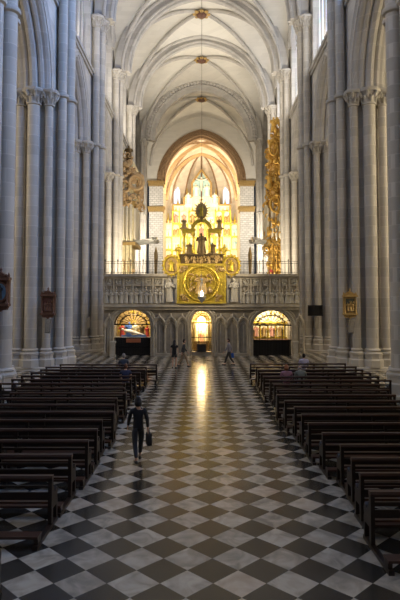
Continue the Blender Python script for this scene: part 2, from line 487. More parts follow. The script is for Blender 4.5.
def make_pier():
    root = thing('clustered_pier', 'pier', 'pier')
    c = MB(); c.lathe([(1.38, .3), (1.38, ZC - .02)], (0, 0, 0), 28)
    c.box(.85, 1.42, -.62, .62, ZC - .02, ZS - .1)
    c.build('core', M['pier'], root)
    p = MB(); p.lathe([(2.3, 0), (2.3, .14), (2.24, .2), (1.45, .2), (1.45, .9), (1.4, .95)], (0, 0, 0), 24, a0=PI / 24)
    p.build('plinth', M['pier'], root)
    for a, r in ANG:
        t = math.radians(a); R = 1.76; x, y = R * math.cos(t), R * math.sin(t)
        nave = abs(a) <= 30
        top = ZS if nave else ZC
        s = MB(); s.lathe([(r, 1.25), (r, top - .9)], (x, y, 0), 18)
        so = s.build('shaft', M['pier'], root)
        b = MB(); shaft_base(b, x, y, r); b.build('shaft_base', M['pier'], so)
        k = MB(); capital(k, x, y, top, r); k.build('capital', M['pier'], so)
        if nave:
            g = MB(); g.lathe([(r, -.16), (r + .12, -.1), (r + .15, 0), (r + .12, .08), (r, .14)], (x, y, ZC - .1), 18)
            g.build('shaft_ring', M['pier'], so)
    return root
PX = 10.35
pier_labels = {
    (-1, 0): 'clustered stone pier nearest at the left edge, bearing the framed oval picture',
    (-1, 1): 'clustered stone pier on the left bearing the carved dark wooden shrine',
    (-1, 2): 'clustered stone pier at the left end of the carved choir screen',
    (-1, 3): 'clustered stone pier behind the choir screen, just before the left organ',
    (-1, 4): 'clustered stone pier just beyond the left organ',
    (-1, 5): 'clustered stone pier at the far left of the crossing, beside the chancel',
    (1, 0): 'clustered stone pier nearest at the right edge beside the pews',
    (1, 1): 'clustered stone pier on the right bearing the gilt framed shrine',
    (1, 2): 'clustered stone pier on the right bearing the black screen',
    (1, 3): 'clustered stone pier behind the choir screen, just before the gilded right organ',
    (1, 4): 'clustered stone pier just beyond the gilded right organ',
    (1, 5): 'clustered stone pier at the far right of the crossing, beside the chancel'}
proto = make_pier(); first = True
for sg in (-1, 1):
    for i, y in enumerate(PY + [CROSS]):
        o = proto if first else copy_tree(proto)
        first = False
        o.location = (sg * PX, y, 0); o.rotation_euler = (0, 0, 0 if sg < 0 else PI)
        o['label'] = pier_labels[(sg, i)]; o['category'] = 'pier'; o['group'] = 'clustered nave piers'

# ------------------------------------------------------------------ shell: aisles, transept, west end
def wallbox(name, *a, mat='wall', label=None):
    b = MB(); b.box(*a); return struct(b.build(name, M[mat]), label)
for s, sg in (('aisle_left', -1), ('aisle_right', 1)):
    xs = sorted((sg * AW, sg * (AW + .5)))
    wallbox('wall_' + s, xs[0], xs[1], -7, 124, 0, 39)
    xs = sorted((sg * WXO, sg * AW))
    b = MB(); b.box(xs[0], xs[1], -7, PY[-1], 23.2, 23.6); struct(b.build('ceiling_' + s, M['wall']))
    xs = sorted((sg * WX, sg * AW))
    b = MB(); b.box(xs[0], xs[1], PY[-1], CHAN, 38.4, 38.8); struct(b.build('ceiling_transept' + s[5:], M['wall']))
    xs = sorted((sg * (WXO), sg * AW))
    wallbox('wall_transept' + s[5:], xs[0], xs[1], PY[-1] - .4, PY[-1], 23, 38.8)
    # wall between crossing and chancel
    xs = sorted((sg * 9.2, sg * AW)); wallbox('wall_chancel_front' + s[5:], xs[0], xs[1], CROSS + .6, CROSS + 1.2, 0, 38.8)
    xs = sorted((sg * WX, sg * (WX + .5))); wallbox('wall_chancel' + s[5:], xs[0], xs[1], CROSS, CHAN + .5, 0, 38.6)
wallbox('wall_west', -AW, AW, -7.5, -7, 0, 40)
wallbox('ceiling_west', -WX, WX, -7, 1.6, 37.5, 38)
for sg, s in ((-1, 'west_left'), (1, 'west_right')):
    xs = sorted((sg * WX, sg * WXO)); wallbox('wall_' + s, xs[0], xs[1], -7, 1.6, ZC, 38)
# glowing panes added in the unseen outer aisles to light the piers
for sg, mt in ((-1, 'aisle_glow_left'), (1, 'aisle_glow_right')):
    for y in (18.4, 29.6, 40.8):
        wn += 1; xw = sg * (AW - .06)
        root = bpy.data.objects.new('window_%d' % wn, None); COL.objects.link(root); root.location = (xw, y, 8); root['kind'] = 'structure'
        us = [-1.7 + 3.4 * i / 14 for i in range(15)]; vs = []
        for u in us: vs += [(xw, y + u, 8), (xw, y + u, 15 + arch_h(1.7, 2.6, u))]
        p = MB(); p.add(vs, [(i * 2, i * 2 + 2, i * 2 + 3, i * 2 + 1) for i in range(14)]); p.build('stained_glass', M[mt], root)
        t = MB(); t.tube([(xw, y - 1.75, 8), (xw, y - 1.75, 15)] + [(xw, y + u, 15 + h) for u, h in arch_arc(1.75, 2.65, 0, 8)] + [(xw, y + 1.75, 8)], .18, 6)
        for u in (-.58, .58): t.tube([(xw, y + u, 8), (xw, y + u, 16.6)], .08, 6)
        t.build('tracery', M['rib'], root)
# west rose window
root = bpy.data.objects.new('window_%d' % (wn + 1), None); COL.objects.link(root); root.location = (0, -6.9, 24); root['kind'] = 'structure'
p = MB(); p.lathe([(4.2, 0), (4.2, .05)], (0, 0, 0), 40); p.v = [(x, -6.9 + z, 24 + y) for x, y, z in p.v]; p.build('rose_glass', M['glass_west'], root)
t = MB(); t.ring((0, -6.78, 24), 4.3, .3, 'y', 40); t.ring((0, -6.8, 24), 1.5, .15, 'y', 24)
for k in range(12):
    q = k * PI / 6; t.tube([(1.5 * math.cos(q), -6.8, 24 + 1.5 * math.sin(q)), (4.2 * math.cos(q), -6.8, 24 + 4.2 * math.sin(q))], .11, 6)
t.build('rose_tracery', M['rib'], root)

# chancel front wall with the chancel arch
CA, CZ, CR = 6.75, 24.2, 8.3
mb = MB(); us = sorted(set([-WX, WX, -CA, CA] + [-WX + 2 * WX * i / 60 for i in range(61)]))
n = len(us); vs = []
for u in us:
    z0 = CZ + arch_h(CA, CR, u) if abs(u) < CA - 1e-6 else CZ
    vs += [(u, CHAN, z0), (u, CHAN + 1.2, z0), (u, CHAN + 1.2, 38.4), (u, CHAN, 38.4)]
mb.add(vs, [(i * 4 + k, i * 4 + (k + 1) % 4, i * 4 + 4 + (k + 1) % 4, i * 4 + 4 + k) for i in range(n - 1) for k in range(4)])
struct(mb.build('wall_chancel_arch', M['vault']))
mb = MB(); pl = lambda u, w, h: (u, w, CZ + h)
band(mb, CA, CR, -.75, .1, CHAN - .3, CHAN + 1.3, pl, 20); band(mb, CA, CR, .1, .5, CHAN + .1, CHAN + 1.2, pl, 20)
for d in (-.75, -.3, .1):
    mb.tube([(u, CHAN - .32, CZ + h) for u, h in arch_arc(CA, CR, d, 20)], .12, 6)
for u, h in arch_arc(CA, CR, -.52, 34): mb.ball((u, CHAN - .34, CZ + h), .16, .12, .16, 6, 4)
tn += 1; struct(mb.build('trim_%d' % tn, M['archbrown']), 'brown carved chancel arch')
for sg, lab in ((-1, 'left'), (1, 'right')):
    r = thing('chancel_pier', 'white blockwork pier with gilt bands, %s of the bright chancel' % lab, 'pier', (sg * 7.7, CHAN + .4, 0), group='chancel piers')
    b = MB(); xs = sorted((sg * 6.55, sg * 8.9)); b.box(xs[0], xs[1], CHAN - .3, CHAN + 1.4, 0, CZ); b.build('shaft', M['block'], r)
    for zz in (24.0, 19.6):
        b = MB(); b.box(xs[0] - .15, xs[1] + .15, CHAN - .5, CHAN + 1.5, zz - .45, zz + .2); b.box(xs[0] - .3, xs[1] + .3, CHAN - .62, CHAN + 1.5, zz + .2, zz + .45)
        b.build('gilt_band', M['oldgold'], r)
# chancel walls, apse and its vault
for sg, s in ((-1, 'left'), (1, 'right')):
    xs = sorted((sg * 6.95, sg * 7.5)); wallbox('wall_apse_' + s, xs[0], xs[1], CHAN + 1.2, APSE, 0, 36, mat='chancel')
AR = 7.0
mb = MB(); NA = 24
mb.grid(lambda u, v: (AR * math.cos(PI * u), APSE + AR * math.sin(PI * u), 36 * v), NA, 1)
struct(mb.build('wall_apse', M['chancel']))
ZA = 31.5
mb = MB()   # chancel bay vault, then the fan over the apse
yc, hb = (CHAN + .6 + APSE) / 2, (APSE - CHAN - .6) / 2
def cvz(tx, ty): return CZ - .6 + 9.2 * max(pnorm(tx), pnorm(ty)) + .3 * (1 - tx * tx) * (1 - ty * ty)
def cf(u, v):
    tx, ty = math.sin((u - .5) * PI), math.sin((v - .5) * PI)
    return (tx * AR, yc + ty * hb, cvz(abs(tx), abs(ty)))
mb.grid(cf, 24, 24)
def apf(u, v):
    a = PI * u; k = 6; ph = (u * k) % 1.0; sc = abs(2 * ph - 1)     # ribs at sc = 1
    rr = AR * v; base = CZ - .6 + 9.2 * pnorm(min(1, v)) 
    lift = (1 - sc) ** .8 * 2.4 * v ** 2
    return (rr * math.cos(a), APSE + rr * math.sin(a), base + lift)
mb.grid(apf, 48, 14)
cvo = struct(mb.build('ceiling_chancel', M['chancel'], sharp=50), 'warm lit rib vault over the chancel')
rb = MB()
for k in range(7):
    a = PI * k / 6
    rb.tube([(AR * v * math.cos(a) * .985, APSE + AR * v * math.sin(a) * .985, CZ - .7 + 9.2 * pnorm(v)) for v in [math.sin(PI / 2 * (i / 12)) for i in range(13)]], .17, 6)
for sx in (-1, 1):
    for sy in (-1, 1):
        rb.tube([(sx * t * AR * .97, yc + sy * t * hb * .98, cvz(t, t) - .1) for t in [math.sin(PI / 2 * i / 12) for i in range(13)]], .17, 6)
for sx in (-1, 1):          # tiercerons
    for q in (.5,):
        rb.tube([(sx * t * AR * q, yc - hb * t * .98, cvz(t * q, t) - .1) for t in [i / 10 for i in range(11)]], .12, 6)
rb.build('chancel_rib', M['archbrown'], cvo)
mb = MB(); band(mb, AR, 9.3, 0, .55, APSE - .3, APSE + .3, lambda u, w, h: (u, w, CZ - .6 + h), 16)
band(mb, AR, 9.3, 0, .5, CHAN + 6.3, CHAN + 6.9, lambda u, w, h: (u, w, CZ - .6 + h), 16)
tn += 1; struct(mb.build('trim_%d' % tn, M['goldstone']))
for k, a in enumerate((.235, .765)):
    wn2 = wn + 2 + k; a *= PI
    root = bpy.data.objects.new('window_%d' % wn2, None); COL.objects.link(root); root['kind'] = 'structure'
    root.location = (AR * .97 * math.cos(a), APSE + AR * .97 * math.sin(a), 21.0); root.rotation_euler = (0, 0, a - PI / 2)
    p = MB(); us = [-.95 + 1.9 * i / 12 for i in range(13)]; vs = []
    for u in us: vs += [(u, 0, 0), (u, 0, 5.2 + arch_h(.95, 1.7, u))]
    p.add(vs, [(i * 2, i * 2 + 2, i * 2 + 3, i * 2 + 1) for i in range(12)]); p.build('stained_glass', M['glass_apse'], root, local=True)
    t = MB(); t.tube([(-1, -.05, 0), (-1, -.05, 5.2)] + [(u, -.05, 5.2 + h) for u, h in arch_arc(1.0, 1.75, 0, 8)] + [(1, -.05, 0)], .14, 6)
    t.tube([(0, -.05, 0), (0, -.05, 6.4)], .08, 6); t.tube([(-1, -.05, 2.6), (1, -.05, 2.6)], .05, 6)
    t.build('tracery', M['chancel'], root, local=True)

# ------------------------------------------------------------------ figures for sculpture
def statue(mb, x, y, z, h, w=1.0, seed=0):
    r = random.Random(seed); a = r.uniform(-.04, .04) * h; k = h * w
    mb.lathe([(.19 * k, 0), (.17 * k, .1 * h), (.14 * k, .38 * h), (.13 * k, .5 * h), (.155 * k, .66 * h), (.165 * k, .76 * h), (.10 * k, .83 * h), (.05 * k, .86 * h)], (x, y, z), 10, 1, .75)
    mb.ball((x + a, y, z + .92 * h), .065 * h, .07 * h, .085 * h, 8, 6)
    for s in (-1, 1):
        mb.tube([(x + s * .15 * k, y, z + .78 * h), (x + s * .2 * k, y - .05 * h, z + .62 * h), (x + s * .06 * k + a, y - .14 * h, z + (.58 + r.uniform(0, .12)) * h)], [.05 * h, .042 * h, .03 * h], 6)
def lumps(mb, n, x0, x1, y0, y1, z0, z1, s0, s1, seed):
    """carved foliage: curling tendrils and leaf knobs"""
    r = random.Random(seed)
    for _ in range(n):
        x, y, z = r.uniform(x0, x1), r.uniform(y0, y1), r.uniform(z0, z1); s = r.uniform(s0, s1)
        if r.random() < .5:
            t0 = r.uniform(0, 6.28); d = r.choice((-1, 1))
            mb.tube([(x + s * (1 - q / 9) * math.cos(t0 + d * q * .7), y - s * .12 * q / 4, z + s * (1 - q / 9) * math.sin(t0 + d * q * .7)) for q in range(8)], [s * .28 * (1 - q / 12) for q in range(8)], 5)
        else:
            mb.ball((x, y, z), s * r.uniform(.4, .8), s * .5, s * r.uniform(.5, 1.1), 7, 5)

# ------------------------------------------------------------------ choir screen
SY, SD = 41.6, 1.9
def sx(px): return at(px, 300, SY)[0]
def sz(py): return at(200, py, SY)[1]
HW = 7.35
OPEN = [(sx(132.3), 1.46, 2.35, 1.18), (sx(201.5), .84, 2.5, .95), (sx(272), 1.52, 2.3, 1.18)]   # centre, half width, spring, rise
ZF = sz(306)          # frieze line
ZT = sz(274)          # top of the stonework
scr = thing('choir_screen', 'carved grey stone choir screen with three lit arches across the nave', 'choir screen', (0, SY, 0))
def round_h(hw, rise, u):
    return rise * math.sqrt(max(0, 1 - (u / hw) ** 2)) if abs(u) < hw else 0
mb = MB(); us = [-HW, HW]
for c, hw, sp, ri in OPEN: us += [c + hw * math.sin(PI / 2 * (i / 10 - 1)) for i in range(21)]
us = sorted(set(round(u, 5) for u in us)); n = len(us)
def z0of(u, mid):
    for c, hw, sp, ri in OPEN:
        if abs(mid - c) < hw: return sp + round_h(hw, ri, u - c)
    return 0.0
vs, fs = [], []
for i in range(n - 1):
    a, b = us[i], us[i + 1]; m_ = (a + b) / 2
    za, zb = z0of(a, m_), z0of(b, m_); o = len(vs)
    vs += [(a, SY, za), (b, SY, zb), (b, SY, ZF), (a, SY, ZF), (a, SY + SD, za), (b, SY + SD, zb), (b, SY + SD, ZF), (a, SY + SD, ZF)]
    fs += [(o, o + 1, o + 2, o + 3), (o + 7, o + 6, o + 5, o + 4), (o, o + 4, o + 5, o + 1), (o + 3, o + 2, o + 6, o + 7)]
for c, hw, sp, ri in OPEN:
    for s in (-1, 1):
        u = c + s * hw; o = len(vs); vs += [(u, SY, 0), (u, SY + SD, 0), (u, SY + SD, sp), (u, SY, sp)]; fs.append((o, o + 1, o + 2, o + 3))
for u in (-HW, HW):
    o = len(vs); vs += [(u, SY, 0), (u, SY + SD, 0), (u, SY + SD, ZF), (u, SY, ZF)]; fs.append((o, o + 1, o + 2, o + 3))
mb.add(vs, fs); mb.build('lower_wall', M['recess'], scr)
mb = MB(); mb.box(-HW, HW, SY - .02, SY + SD, ZF, ZT - .2); mb.build('upper_wall', M['screen'], scr)
mb = MB(); mb.box(-HW, HW, SY - .38, SY + SD, ZF - .08, ZF + .12); mb.box(-HW, HW, SY - .25, SY, ZF - .28, ZF - .08); mb.box(-HW, HW, SY - .2, SY, ZF + .12, ZF + .22)
mb.build('string_moulding', M['screen'], scr)
mb = MB(); mb.box(-HW, HW, SY - .42, SY + SD, ZT - .2, ZT); mb.box(-HW, HW, SY - .26, SY, ZT - .36, ZT - .2); mb.build('cornice', M['screen'], scr)
# arch mouldings round the openings
for c, hw, sp, ri in OPEN:
    mb = MB()
    for d, r, yo in ((.16, .10, .1), (.0, .08, .04), (.34, .07, .08)):
        pts = [(c - hw - d, SY - yo, 0), (c - hw - d, SY - yo, sp)] + [(c + (hw + d) * math.cos(PI - PI * i / 20), SY - yo, sp + (ri + d) * math.sin(PI * i / 20)) for i in range(1, 20)] + [(c + hw + d, SY - yo, sp), (c + hw + d, SY - yo, 0)]
        mb.tube(pts, r, 6)
    mb.build('opening_moulding', M['screen'], scr)
# blind arcade
def blind(cx_, hw=.40):
    mb = MB(); sp = sz(325)
    for s in (-1, 1):
        mb.lathe([(.12, 0), (.12, .3), (.07, .4), (.065, sp - .25), (.11, sp - .2), (.13, sp)], (cx_ + s * hw, SY - .12, 0), 8)
    mb.tube([(cx_ + u, SY - .12, sp + h) for u, h in arch_arc(hw, .62, 0, 6)], .085, 6)
    mb.tube([(cx_ + u, SY - .05, sp + h - .03) for u, h in arch_arc(hw, .62, .12, 6)], .05, 6)
    for s in (-1, 1):
        mb.tube([(cx_ + s * (hw - .06 - q), SY - .05, sp + .22 - .16 * math.sin(q / .26 * PI)) for q in [.26 * i / 5 for i in range(6)]], .035, 5)
    mb.lathe([(.05, 0), (.11, .08), (.02, .3)], (cx_, SY - .12, sp + .60), 6)
    mb.box(cx_ - .03, cx_ + .03, SY - .06, SY, .3, sp)
    return mb.build('blind_arch', M['screen'], scr)
for px in (109.5, 159.5, 171, 182.5, 220.5, 232, 243.5, 299):
    blind(sx(px), .42 if 150 < px < 250 else .3)
mb = MB()
for x0, x1 in ((-HW, OPEN[0][0] - 1.8), (OPEN[0][0] + 1.75, -1.1), (1.1, OPEN[2][0] - 1.85), (OPEN[2][0] + 1.85, HW)):
    mb = MB(); mb.box(x0, x1, SY - .3, SY, 0, .22); mb.build('base_course', M['screen'], scr)
# upper storey: niches with figures below, roundels above
z1, z2 = ZF + .22, sz(286)
def bay(x0, x1, seed):
    c, w = (x0 + x1) / 2, x1 - x0
    pn = MB(); pn.box(x0 + .06, x1 - .06, SY - .10, SY, z2 + .12, ZT - .36)
    pn.box(x0 - .07, x0 + .07, SY - .22, SY, z1, ZT - .36)
    pn.box(x0, x1, SY - .16, SY, z2, z2 + .12)
    po = pn.build('relief_panel', M['screen'], scr)
    rr = MB(); hz = (z2 + .12 + ZT - .36) / 2; R = min(w * .40, (ZT - .36 - z2 - .12) * .46)
    rr.ring((c, SY - .12, hz), R, .06, 'y', 16, 6); lumps(rr, 7, c - R * .6, c + R * .6, SY - .16, SY - .1, hz - R * .6, hz + R * .6, .07, .16, seed)
    rr.build('roundel', M['pale'], po)
    sp = z1 + .85
    for q in (-1, 1):
        cc = c + q * w * .25
        ar = MB(); ar.tube([(cc + u, SY - .14, sp + h) for u, h in arch_arc(w * .2, w * .24, 0, 5)], .05, 5)
        ar.lathe([(.08, 0), (.02, .3)], (cc, SY - .12, sp + w * .24), 5); ar.build('niche_arch', M['screen'], po)
        fg = MB(); statue(fg, cc, SY - .15, z1, .98, 1.05, seed * 3 + q); fg.build('carved_figure', M['pale'], po)
xl, xr = sx(163), sx(241)
for k in range(6):
    w = (xl + HW) / 6; bay(-HW + w * k, -HW + w * (k + 1), k + 1)
    w = (HW - xr) / 6; bay(xr + w * k, xr + w * (k + 1), k + 21)
for (a, b, sd) in ((sx(163), sx(177), 50), (sx(227), sx(241), 51)):
    pn = MB(); pn.box(a + .03, b - .03, SY - .18, SY, z1, ZT - .36); pn.box(a - .03, a + .1, SY - .3, SY, z1, ZT - .36); pn.box(b - .1, b + .03, SY - .3, SY, z1, ZT - .36)
    po = pn.build('tall_panel', M['pale'], scr)
    fg = MB(); statue(fg, (a + b) / 2, SY - .3, z1 + .1, 1.75, .9, sd); fg.build('carved_figure', M['pale'], po)

# iron railing on top of the screen
for lab, x0, x1 in (('left', -HW + .05, sx(178)), ('right', sx(225), HW - .05)):
    r = thing('iron_railing', 'black iron railing on top of the choir screen, %s of the gilded centrepiece' % lab, 'railing', ((x0 + x1) / 2, SY, ZT), group='railings on the screen')
    b = MB()
    for zz in (ZT + .12, ZT + .95, ZT + .8): b.box(x0, x1, SY - .012, SY + .012, zz - .014, zz + .014)
    b.build('rail', M['iron'], r)
    n = int((x1 - x0) / .24)
    for i in range(n + 1):
        x = x0 + (x1 - x0) * i / n; b = MB(); b.tube([(x, SY, ZT), (x, SY, ZT + 1.0)], .012 if i % 4 else .024, 5)
        if i % 4 == 0: b.ball((x, SY, ZT + 1.05), .06, n=6, m=4)
        b.build('baluster', M['iron'], r)

# ------------------------------------------------------------------ gilded centrepiece on the screen
gx0, gx1 = sx(178), sx(225); gc = (gx0 + gx1) / 2; gz0, gz1 = ZF + .2, sz(264)
ctr = thing('gilded_relief', 'large gilded relief panel with a round medallion at the centre of the screen', 'relief panel', (gc, SY - .4, gz0))
YF = SY - .45
mb = MB(); mb.box(gx0, gx1, YF, SY - .43, gz0, gz1); mb.box(gx0, gx1, SY - .43, SY + .3, ZT, gz1); mb.build('panel', M['gold'], ctr)
mb = MB()
for z in (gz0 + .06, gz1 - .1): mb.box(gx0 - .08, gx1 + .08, YF - .1, YF, z - .07, z + .07)
for x in (gx0 + .02, gx1 - .02): mb.box(x - .08, x + .08, YF - .08, YF, gz0, gz1)
mb.build('frame', M['gold'], ctr)
mz = (gz0 + gz1) / 2
mb = MB(); mb.ring((gc, YF - .05, mz), 1.28, .09, 'y', 36, 8); mb.ring((gc, YF - .04, mz), 1.02, .05, 'y', 32, 6)
for k in range(28): 
    t = 2 * PI * k / 28; mb.ball((gc + 1.15 * math.cos(t), YF - .04, mz + 1.15 * math.sin(t)), .07, .05, .07, 6, 4)
mb.build('medallion_ring', M['gold'], ctr)
mb = MB(); statue(mb, gc, YF - .16, mz - .75, 1.45, 1.7, 3); lumps(mb, 34, gc - .8, gc + .8, YF - .16, YF - .04, mz - .65, mz + .65, .10, .24, 4)
for k in range(-3, 4): mb.ball((gc + k * .2, YF - .1, mz - .72 + .04 * k * k), .14, .1, .12, 7, 5)
mb.build('medallion_relief', M['oldgold'], ctr)
mb = MB()
for s in (-1, 1):
    for q in (-1, 1): lumps(mb, 16, gc + s * 1.35 - .3, gc + s * 1.35 + .3, YF - .08, YF, mz + q * 1.1 - .25, mz + q * 1.1 + .25, .08, .2, 7 + s + 3 * q)
mb.build('corner_foliage', M['oldgold'], ctr)
for lab, px in (('left', 171.5), ('right', 231.5)):
    cx_, cz = at(px, 265.5, SY - .4)
    r = thing('gilded_oval_medallion', 'gilded oval medallion with a relief bust, %s of the large panel' % lab, 'medallion', (cx_, SY - .3, ZT), group='oval medallions on the screen')
    mb = MB(); mb.lathe([(.56, -.1), (.60, 0), (.56, .12)], (0, 0, 0), 24, 1, 1.2); mb.v = [(cx_ + x, SY - .3 + z, cz + y) for x, y, z in mb.v]
    mb.build('disc', M['oldgold'], r)
    mb = MB(); mb.ring((cx_, SY - .42, cz), .58, .085, 'y', 24, 6, rz=.70)
    for k in range(16):
        t = 2 * PI * k / 16; mb.ball((cx_ + .66 * math.cos(t), SY - .4, cz + .8 * math.sin(t)), .08, .06, .08, 6, 4)
    mb.build('rim', M['gold'], r)
    mb = MB(); statue(mb, cx_, SY - .44, cz - .42, .85, 1.2, 9); lumps(mb, 8, cx_ - .3, cx_ + .3, SY - .46, SY - .4, cz - .4, cz + .4, .06, .13, 5); mb.build('relief_bust', M['gold'], r)
    mb = MB(); mb.box(cx_ - .3, cx_ + .3, SY - .45, SY - .1, ZT, max(ZT + .1, cz - .72)); mb.build('foot', M['oldgold'], r)
# aedicule above
AY = SY + .1
bx0, bx1 = sx(181), sx(223); bz0, bz1 = gz1, sz(254.5)
aed = thing('gilded_aedicule', 'gilded open tabernacle with columns and arch standing over the gold panel', 'tabernacle', ((bx0 + bx1) / 2, AY, bz0))
mb = MB(); mb.box(bx0, bx1, AY - .45, AY + .5, bz0, bz1 - .1); mb.box(bx0 - .12, bx1 + .12, AY - .55, AY + .55, bz1 - .1, bz1); mb.build('base', M['bronze'], aed)
mb = MB(); lumps(mb, 40, bx0 + .1, bx1 - .1, AY - .5, AY - .44, bz0 + .12, bz1 - .15, .08, .18, 12)
for k in range(5): statue(mb, bx0 + .45 + k * .55, AY - .46, bz0 + .04, .55, 1.2, 60 + k)
mb.build('base_relief', M['oldgold'], aed)
ez = sz(233.5)
for px in (184, 193.5, 209.5, 219.5):
    x = sx(px); mb = MB(); h = ez - bz1
    mb.lathe([(.15, 0), (.15, .1), (.09, .16), (.10, .3 * h), (.075, h - .25), (.10, h - .22), (.15, h - .08), (.16, h)], (x, AY - .25, bz1), 10)
    mb.build('column', M['gold'], aed)
for a, b in ((sx(182), sx(195)), (sx(208), sx(221.5))):
    mb = MB(); mb.box(a, b, AY - .42, AY - .05, ez, ez + .22); mb.box(a - .06, b + .06, AY - .48, AY, ez + .22, ez + .32); mb.build('entablature', M['gold'], aed)
ac = sx(201.5); aw = .62
mb = MB()
for d, r in ((0, .1), (.13, .06)):
    mb.tube([(ac + (aw + d) * math.cos(PI - PI * i / 16), AY - .25, ez + .3 + (aw + d) * math.sin(PI * i / 16)) for i in range(17)], r, 7)
lumps(mb, 16, ac - .9, ac + .9, AY - .3, AY - .2, ez + .55, ez + 1.0, .06, .14, 31)
mb.build('arch', M['gold'], aed)
ox, oz = at(201.5, 211.5, AY)
mb = MB(); mb.lathe([(.40, -.08), (.45, 0), (.40, .08)], (0, 0, 0), 20, 1, 1.3); mb.v = [(ox + x, AY - .25 + z, oz + y) for x, y, z in mb.v]
for k in range(18):
    t = 2 * PI * k / 18; mb.tube([(ox + .4 * math.cos(t), AY - .25, oz + .52 * math.sin(t)), (ox + (.58 + .1 * (k % 2)) * math.cos(t), AY - .25, oz + (.72 + .1 * (k % 2)) * math.sin(t))], [.06, .02], 5)
mb.tube([(ox, AY - .25, ez + .9), (ox, AY - .25, oz - .5)], .12, 6); mb.tube([(ox, AY - .25, oz + .6), (ox, AY - .25, oz + .98)], .05, 5); mb.tube([(ox - .15, AY - .25, oz + .85), (ox + .15, AY - .25, oz + .85)], .04, 5)
fo = mb.build('sunburst_finial', M['oldgold'], aed)
mb = MB(); statue(mb, ox, AY - .36, oz - .42, .8, 1.1, 2); mb.build('finial_figure', M['gold'], fo)
def figure(name, px, pyb, pyt, label, mat, Y=AY - .3, w=1.0, seed=1, floor_z=None, plinth=True):
    x, zb = at(px, pyb, Y); _, zt = at(px, pyt, Y)
    if floor_z is not None: zb = floor_z
    r = thing(name, label, 'statue', (x, Y, zb))
    mb = MB(); statue(mb, x, Y, zb + .1, zt - zb - .1, w, seed); mb.build('figure', M[mat], r)
    mb = MB(); mb.lathe([(.24 * w, 0), (.24 * w, .06), (.2 * w, .1)], (x, Y, zb), 8); mb.build('plinth', M[mat], r)
    return r
figure('gilded_statue', 184, 233, 218.5, 'small dark gilded figure on top of the tabernacle, left of the oval finial', 'oldgold', AY - .24, 1.5, 71, ez + .32)
figure('gilded_statue', 219.5, 233, 218.5, 'small dark gilded figure on top of the tabernacle, right of the oval finial', 'oldgold', AY - .24, 1.5, 72, ez + .32)
figure('bronze_statue', 201.5, 254, 233, 'tall dark statue standing under the arch of the golden tabernacle', 'bronze', AY - .15, 1.25, 73, bz1)
figure('bronze_statue', 189.5, 254, 242.5, 'low dark figure between the left columns of the tabernacle', 'bronze', AY - .2, 1.7, 74, bz1)
figure('bronze_statue', 212.5, 254, 242.5, 'low dark figure between the right columns of the tabernacle', 'bronze', AY - .2, 1.7, 75, bz1)
figure('gilded_statue', 178.5, 266, 244, 'gilded angel standing on the gold panel, outside the left columns', 'gold', SY - .2, .9, 76, gz1)
figure('gilded_statue', 224.2, 266, 244, 'gilded angel standing on the gold panel, outside the right columns', 'gold', SY - .2, .9, 77, gz1)

# ------------------------------------------------------------------ chapels in the screen
def chapel_box(c, hw, ztop, mat, name):
    mb = MB(); y1 = SY + SD + 1.0
    mb.box(c - hw - .5, c + hw + .5, y1, y1 + .15, 0, ztop); 
    mb.box(c - hw - .5, c - hw - .35, SY + SD - .02, y1, 0, ztop); mb.box(c + hw + .35, c + hw + .5, SY + SD - .02, y1, 0, ztop)
    mb.box(c - hw - .5, c + hw + .5, SY + SD - .02, y1 + .15, ztop, ztop + .15)
    return mb.build(name, M[mat], scr)
for k_, (c, hw, sp, ri) in enumerate(OPEN): chapel_box(c, hw, sp + ri + .25, 'palegold' if k_ == 1 else 'cream', 'chapel_lining')
BY = SY + SD + .95
def grille(c, hw, z0, z1, y, n, label, arched=None):
    r = thing('iron_grille', label, 'grille', (c, y, z0))
    b = MB()
    for zz in (z0 + .06, (z0 + z1) / 2, z1): b.box(c - hw, c + hw, y - .025, y + .025, zz - .03, zz + .03)
    b.build('rail', M['iron'], r)
    for i in range(n + 1):
        x = c - hw + 2 * hw * i / n; zt = z1 if arched is None else arched(x)
        b = MB(); b.tube([(x, y, z0), (x, y, zt)], .018 if i % 5 else .03, 5); b.build('bar', M['iron'], r)
    return r
def lunette(c, hw, sp, ri, y, label, mat='bronze'):
    r = thing('tracery_lunette', label, 'tracery', (c, y, sp))
    b = MB(); b.box(c - hw, c + hw, y - .05, y + .05, sp - .06, sp + .04)
    for d in (.06, .45): b.tube([(c + (hw - d) * math.cos(PI - PI * i / 20), y, sp + max(.05, (ri - d)) * math.sin(PI * i / 20)) for i in range(21)], .04, 5)
    for k in range(1, 10):
        t = PI * k / 10; b.tube([(c + hw * .3 * math.cos(t), y, sp + ri * .3 * math.sin(t)), (c + (hw - .06) * math.cos(t), y, sp + (ri - .06) * math.sin(t))], .025, 4)
    for k in range(9):
        t = PI * (k + 1) / 10; b.ring((c + hw * .66 * math.cos(t), y, sp + ri * .66 * math.sin(t)), .11, .02, 'y', 8, 4)
    b.build('tracery', M[mat], r); return r
